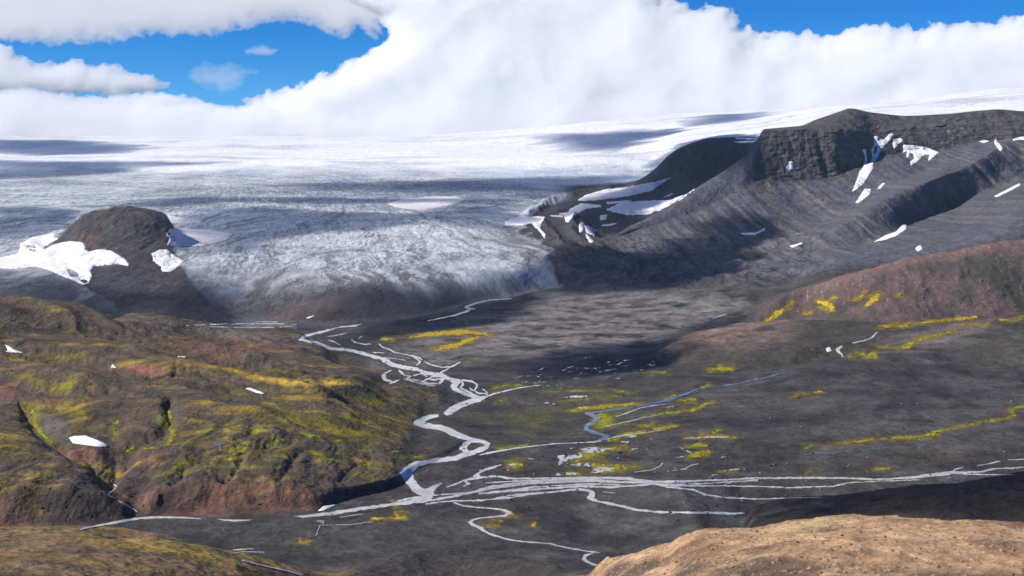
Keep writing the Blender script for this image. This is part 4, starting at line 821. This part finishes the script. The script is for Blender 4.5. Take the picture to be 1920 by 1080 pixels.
M['boulder'] = plain_mat('basalt_boulder', (.060, .056, .055), .95, (.1, .6), .5, .15)
M['pale_boulder'] = plain_mat('pale_boulder', (.17, .15, .135), .95, (.1, .6), .5, .15)
stones(3000, 11, 'boulders', 'boulder', (880, 1930, 640, 980), 900, 2600, (.35, 1.6))
stones(1500, 13, 'boulders', 'pale_boulder', (700, 1930, 560, 960), 900, 3300, (.35, 1.5))
stones(1200, 17, 'boulders', 'pale_boulder', (1440, 1930, 460, 606), 1900, 2700, (.5, 1.8))
stones(1600, 19, 'boulders', 'boulder', (0, 760, 600, 985), 900, 2300, (.3, 1.3))

# ------------------------------------------------------------------ camera, sun, sky
cam = bpy.data.cameras.new('camera'); co = bpy.data.objects.new('camera', cam); C.objects.link(co)
cam.sensor_width = 36; cam.lens = 36 * FPX / 1920; cam.shift_y = -(540 - YH) / 1920
cam.clip_start = 1; cam.clip_end = 200000
co.location = (0, 0, EYE); co.rotation_euler = (math.radians(90), 0, 0); SC.camera = co
SUN_AZ, SUN_EL = math.radians(-101), math.radians(39)          # to the left of the view and a little beyond it
sv = np.array((math.sin(SUN_AZ) * math.cos(SUN_EL), math.cos(SUN_AZ) * math.cos(SUN_EL), math.sin(SUN_EL)))
sl = bpy.data.lights.new('sun', 'SUN'); sl.energy = 4.6; sl.angle = math.radians(.53); sl.color = (1, .94, .85)
so = bpy.data.objects.new('sun', sl); C.objects.link(so)
from mathutils import Vector
so.rotation_euler = Vector(-sv).to_track_quat('-Z', 'Y').to_euler()
wd = bpy.data.worlds.new('World'); SC.world = wd; wd.use_nodes = True
nt = wd.node_tree; nt.nodes.clear()
sky = nt.nodes.new('ShaderNodeTexSky'); sky.sky_type = 'NISHITA'; sky.sun_disc = False
sky.sun_elevation = SUN_EL; sky.sun_rotation = SUN_AZ
sky.altitude = 5000; sky.air_density = 1.0; sky.dust_density = 0; sky.ozone_density = 6.0
hs_ = nt.nodes.new('ShaderNodeHueSaturation'); hs_.inputs['Saturation'].default_value = 1.3
bg = nt.nodes.new('ShaderNodeBackground'); bg.inputs['Strength'].default_value = .085
wo = nt.nodes.new('ShaderNodeOutputWorld')
nt.links.new(sky.outputs[0], hs_.inputs['Color']); tint = nt.nodes.new('ShaderNodeMix'); tint.data_type = 'RGBA'; tint.blend_type = 'MULTIPLY'; tint.inputs['Factor'].default_value = 1
[i for i in tint.inputs if i.type == 'RGBA'][1].default_value = (.24, .90, 1.08, 1)
nt.links.new(hs_.outputs[0], [i for i in tint.inputs if i.type == 'RGBA'][0]); nt.links.new([o for o in tint.outputs if o.type == 'RGBA'][0], bg.inputs['Color']); nt.links.new(bg.outputs[0], wo.inputs['Surface'])
SC.view_settings.view_transform = 'Standard'; SC.view_settings.look = 'None'; SC.view_settings.gamma = 1; SC.view_settings.exposure = .40
SC.render.engine = 'CYCLES'
cy = SC.cycles
cy.max_bounces = 28; cy.diffuse_bounces = 2; cy.glossy_bounces = 2; cy.transmission_bounces = 2; cy.volume_bounces = 28; cy.transparent_max_bounces = 16
cy.use_denoising = True
try: cy.denoiser = 'OPENIMAGEDENOISE'
except Exception: pass
cy.use_adaptive_sampling = True; cy.adaptive_threshold = .015
cy.caustics_reflective = False; cy.caustics_refractive = False

# ------------------------------------------------------------------ clouds: closed bodies of mist far beyond the ice cap
def cloud_mat(name, dens, aniso=0.0, col=(1, 1, 1)):
    m, nt, out = new_mat(name)
    v = node(nt, 'ShaderNodeVolumeScatter', Density=dens, Anisotropy=aniso); v.inputs['Color'].default_value = (*col, 1)
    nt.links.new(v.outputs[0], out.inputs['Volume'])
    return m
M['cloud'] = cloud_mat('cloud_mist', .0066)
M['thin_cloud'] = cloud_mat('thin_cloud_mist', .0036)
def bil(x, y, sc, seed, o=5):
    s = 0; a = 1; t = 0; k = 1 / sc
    for i in range(o):
        s = s + a * (1 - 2.2 * np.abs(gn(x * k + 3.1 * i, y * k - 7.7 * i, seed + 13 * i))); t += a; a *= .52; k *= 2.1
    return s / t
def cloud(name, label, poly_, D0, T, lean=1.4, taper=34, warp=18, holes=(), mat='cloud', step=2.4, seed=0, rough=.26, cat='cloud', grp=None, kind=None, edge0=0.0):
    p = pts(poly_); hp = [pts(h) for h in holes]
    x0, y0, x1, y1 = box(p, 30)
    xs = np.arange(x0, x1 + step, step); ys = np.arange(y1, y0 - step, -step)
    gx, gy = np.meshgrid(xs, ys)
    wx = gx + fbm(gx / 90, gy / 60, 6, seed + 1, .62) * warp * 1.6; wy = gy + fbm(gx / 90 + 7, gy / 60, 6, seed + 2, .62) * warp
    f = sd_poly(p, wx, wy)
    for h in hp: f = np.minimum(f, -sd_poly(h, wx, wy))
    f = f + bil(gx, gy * 1.25, 46, seed + 3) * warp * .8
    fc = .25 * (f[:-1, :-1] + f[1:, :-1] + f[:-1, 1:] + f[1:, 1:])
    keep = fc > 0
    # soft core plus billows
    g = np.clip(f / taper, 0, 1); prof = g * (2 - g) * .5 + g * .5
    th = T * prof * (1 + rough * bil(gx, gy * 1.3, 150, seed + 5, 6)) * (1 + .3 * fbm(gx / 300, gy / 160, 3, seed + 6)) + 6
    th2 = T * prof * (.7 + .3 * bil(gx, gy * 1.3, 130, seed + 8, 4)) + 6
    ee = e_of(gy); yc = D0 * (1 + lean * (ee - ee.min()))          # the bank leans away as it rises
    def skin(y): return np.stack([a_of(gx) * y, y, EYE + ee * y], -1).reshape(-1, 3)
    V1 = skin(yc - th); V2 = skin(yc + th2)
    n = len(V1); id_ = np.arange(n).reshape(gx.shape)
    Q = np.stack([id_[:-1, :-1], id_[:-1, 1:], id_[1:, 1:], id_[1:, :-1]], -1)
    F = [Q[keep], (Q[keep] + n)[:, ::-1]]
    kp = np.pad(keep, 1)
    up = keep & ~kp[2:, 1:-1]; dn = keep & ~kp[:-2, 1:-1]; lf = keep & ~kp[1:-1, :-2]; rt = keep & ~kp[1:-1, 2:]
    def wall(a, b): F.append(np.stack([b, a, a + n, b + n], -1))
    wall(Q[dn][:, 0], Q[dn][:, 1]); wall(Q[rt][:, 1], Q[rt][:, 2]); wall(Q[up][:, 2], Q[up][:, 3]); wall(Q[lf][:, 3], Q[lf][:, 0])
    F = np.concatenate(F); used, inv = np.unique(F.ravel(), return_inverse=True)
    V = np.concatenate([V1, V2])[used]
    me = mesh_from(name, V, inv.reshape(-1, 4), M[mat])
    return link(name, me, label, cat, grp, kind)
cloud('cloud', 'huge white cloud bank filling the sky above the ice cap and mountain',
      '470,190 520,172 560,162 600,140 660,118 700,98 735,66 720,40 690,20 640,-10 600,-60 560,-160 700,-260 1000,-260 1120,-120 1200,-30 1240,0 1300,16 1350,18 1385,36 1410,58 1428,70 1465,62 1520,68 1570,64 1620,50 1660,54 1710,54 1780,50 1830,48 1880,42 1930,38 2080,30 2300,40 2300,300 300,320 300,270 420,250', 18500, 520, seed=11, taper=40)
cloud('cloud', 'long low white cloud lying along the ice cap at the left', '-300,172 -100,168 40,170 140,180 200,186 280,172 350,186 420,200 520,204 620,220 760,244 900,262 900,320 -300,330', 17200, 360, seed=23, taper=30, warp=12)
cloud('cloud', 'ragged white cloud at the left edge below the blue gap', '-300,70 -60,78 10,92 40,106 80,124 150,118 200,126 250,134 285,146 306,160 280,172 200,176 120,172 40,170 -80,168 -300,172', 21000, 300, seed=37, taper=26, warp=14)
cloud('cloud', 'white cloud deck along the top edge above the blue gap', '-300,-200 400,-200 640,-160 700,-60 730,40 700,66 680,50 650,66 612,58 590,42 560,36 520,42 470,46 420,54 340,66 270,66 210,74 150,72 80,78 20,76 -60,70 -300,60', 26000, 240, lean=3.2, seed=53, taper=44, warp=16)
cloud('cloud', 'tiny white cloud puff alone in the blue gap', '456,94 474,88 496,88 518,94 510,101 480,103 462,100', 19000, 70, seed=61, taper=10, warp=5, mat='thin_cloud', step=1.2)
cloud('cloud', 'thin wispy cloud low in the blue gap', '352,142 366,128 386,121 404,128 440,124 474,134 452,142 440,160 420,170 396,162 372,156', 19500, 80, seed=71, taper=30, warp=14, mat='thin_cloud', step=1.4)

# clouds that hang over the valley outside the view and throw their shade on the land
def overhead(polys, H=1500.0, T=260.0, taper=70.0, seed=0, cell=18.0):
    Vs, Fs, n0 = [], [], 0
    for s in polys:
        p = pts(s); w3 = np.array([at(max(-220, min(2140, a)), b) for a, b in p])
        k = (H - w3[:, 2]) / sv[2]
        q = w3[:, :2] + sv[None, :2] * k[:, None]
        m = taper * 1.5
        c = max(cell, (q.max(0) - q.min(0)).max() / 260)
        xs = np.arange(q[:, 0].min() - m, q[:, 0].max() + m, c); ys = np.arange(q[:, 1].min() - m, q[:, 1].max() + m, c)
        gx, gy = np.meshgrid(xs, ys); s_ = taper * 2.2
        wx = gx + fbm(gx / s_, gy / s_, 4, seed + 1) * taper * 1.1; wy = gy + fbm(gx / s_ + 5, gy / s_, 4, seed + 2) * taper * 1.1
        f = sd_poly(q, wx, wy) + taper * .3
        fc = .25 * (f[:-1, :-1] + f[1:, :-1] + f[:-1, 1:] + f[1:, 1:]); keep = fc > 0
        if not keep.any(): continue
        t = T * np.clip(f / taper, 0, 1) * (.75 + .5 * fbm(gx / taper, gy / taper, 4, seed + 3)) + 3
        V1 = np.stack([gx, gy, H - t * .25], -1).reshape(-1, 3); V2 = np.stack([gx, gy, H + t], -1).reshape(-1, 3); n = len(V1)
        id_ = np.arange(n).reshape(gx.shape); Q = np.stack([id_[:-1, :-1], id_[:-1, 1:], id_[1:, 1:], id_[1:, :-1]], -1)
        F = [Q[keep][:, ::-1], Q[keep] + n]; kp = np.pad(keep, 1)
        up = keep & ~kp[2:, 1:-1]; dn = keep & ~kp[:-2, 1:-1]; lf = keep & ~kp[1:-1, :-2]; rt = keep & ~kp[1:-1, 2:]
        for msk, a, b in ((dn, 0, 1), (rt, 1, 2), (up, 2, 3), (lf, 3, 0)):
            A_, B_ = Q[msk][:, a], Q[msk][:, b]; F.append(np.stack([A_, B_, B_ + n, A_ + n], -1))
        F = np.concatenate(F); Vs.append(np.concatenate([V1, V2])); Fs.append(F + n0); n0 += 2 * n
    V = np.concatenate(Vs); F = np.concatenate(Fs); used, inv = np.unique(F.ravel(), return_inverse=True)
    link('sky_cloud_cover', mesh_from('sky_cloud_cover', V[used], inv.reshape(-1, 4), M['overcast']), kind='structure')
M['overcast'] = cloud_mat('overcast_mist', .014)
overhead(('1398,992 1412,965 1450,938 1700,914 1960,880 2100,850 2100,965 1850,968 1600,958 1450,975',), 1300, 200, 28, 1, 8)
overhead(('940,690 1060,655 1215,640 1290,606 1350,590 1362,598 1295,622 1228,650 1205,685 1100,703 980,710', '560,625 700,606 860,592 930,572 1000,556 960,580 880,606 760,625 640,642'), 1300, 150, 70, 3)
overhead(('1000,545 1015,480 1060,455 1130,470 1200,480 1290,440 1350,400 1440,410 1440,440 1380,470 1330,520 1200,545 1100,550', '1190,345 1210,310 1270,270 1340,255 1420,256 1420,275 1350,330 1280,362 1180,395 1080,415 1040,402 1100,372'), 1700, 140, 80, 5)
overhead(('640,592 700,562 800,545 900,522 1000,500 1035,535 960,555 860,585 760,600', '-60,512 60,515 160,540 250,545 330,515 400,530 420,565 330,600 200,575 -60,560', '330,400 480,386 640,396 740,400 900,385 960,395 980,420 900,425 820,415 740,425 650,432 560,442 440,470 360,480', '-60,395 60,385 140,400 90,440 -60,450', '160,385 330,372 480,370 700,372 900,372 980,380 900,384 640,382 430,376 300,392'), 1700, 75, 150, 7, 24)
overhead(('520,350 760,340 900,336 1100,330 1180,330 1100,352 1000,368 900,364 700,362', '-60,262 120,262 200,268 320,275 250,283 120,290 20,290 -60,285', '-60,300 60,302 300,303 420,306 300,312 130,326 30,334 -60,336', '1000,268 1040,252 1150,245 1270,240 1260,252 1190,272 1120,286 1020,287', '1290,222 1420,212 1440,218 1330,232'), 2500, 110, 420, 9, 40)

# the air between: one closed box of thin haze round the camera and the land, clouds and sky outside it
def haze(d):
    x, y0, y1, z0, z1 = 7600, -800, 15900, float(Z.min()) - 1, 1080
    V = np.array([[-x, y0, z0], [x, y0, z0], [x, y1, z0], [-x, y1, z0], [-x, y0, z1], [x, y0, z1], [x, y1, z1], [-x, y1, z1]], float)
    F = np.array([[0, 3, 2, 1], [4, 5, 6, 7], [0, 1, 5, 4], [1, 2, 6, 5], [2, 3, 7, 6], [3, 0, 4, 7]])
    m, nt, out = new_mat('thin_haze'); v = node(nt, 'ShaderNodeVolumePrincipled', Density=d)
    v.inputs['Color'].default_value = (.62, .78, 1, 1); v.inputs['Anisotropy'].default_value = 0
    nt.links.new(v.outputs[0], out.inputs['Volume'])
    link('haze', mesh_from('haze', V, F, m, False), kind='stuff')
haze(1.2e-5)
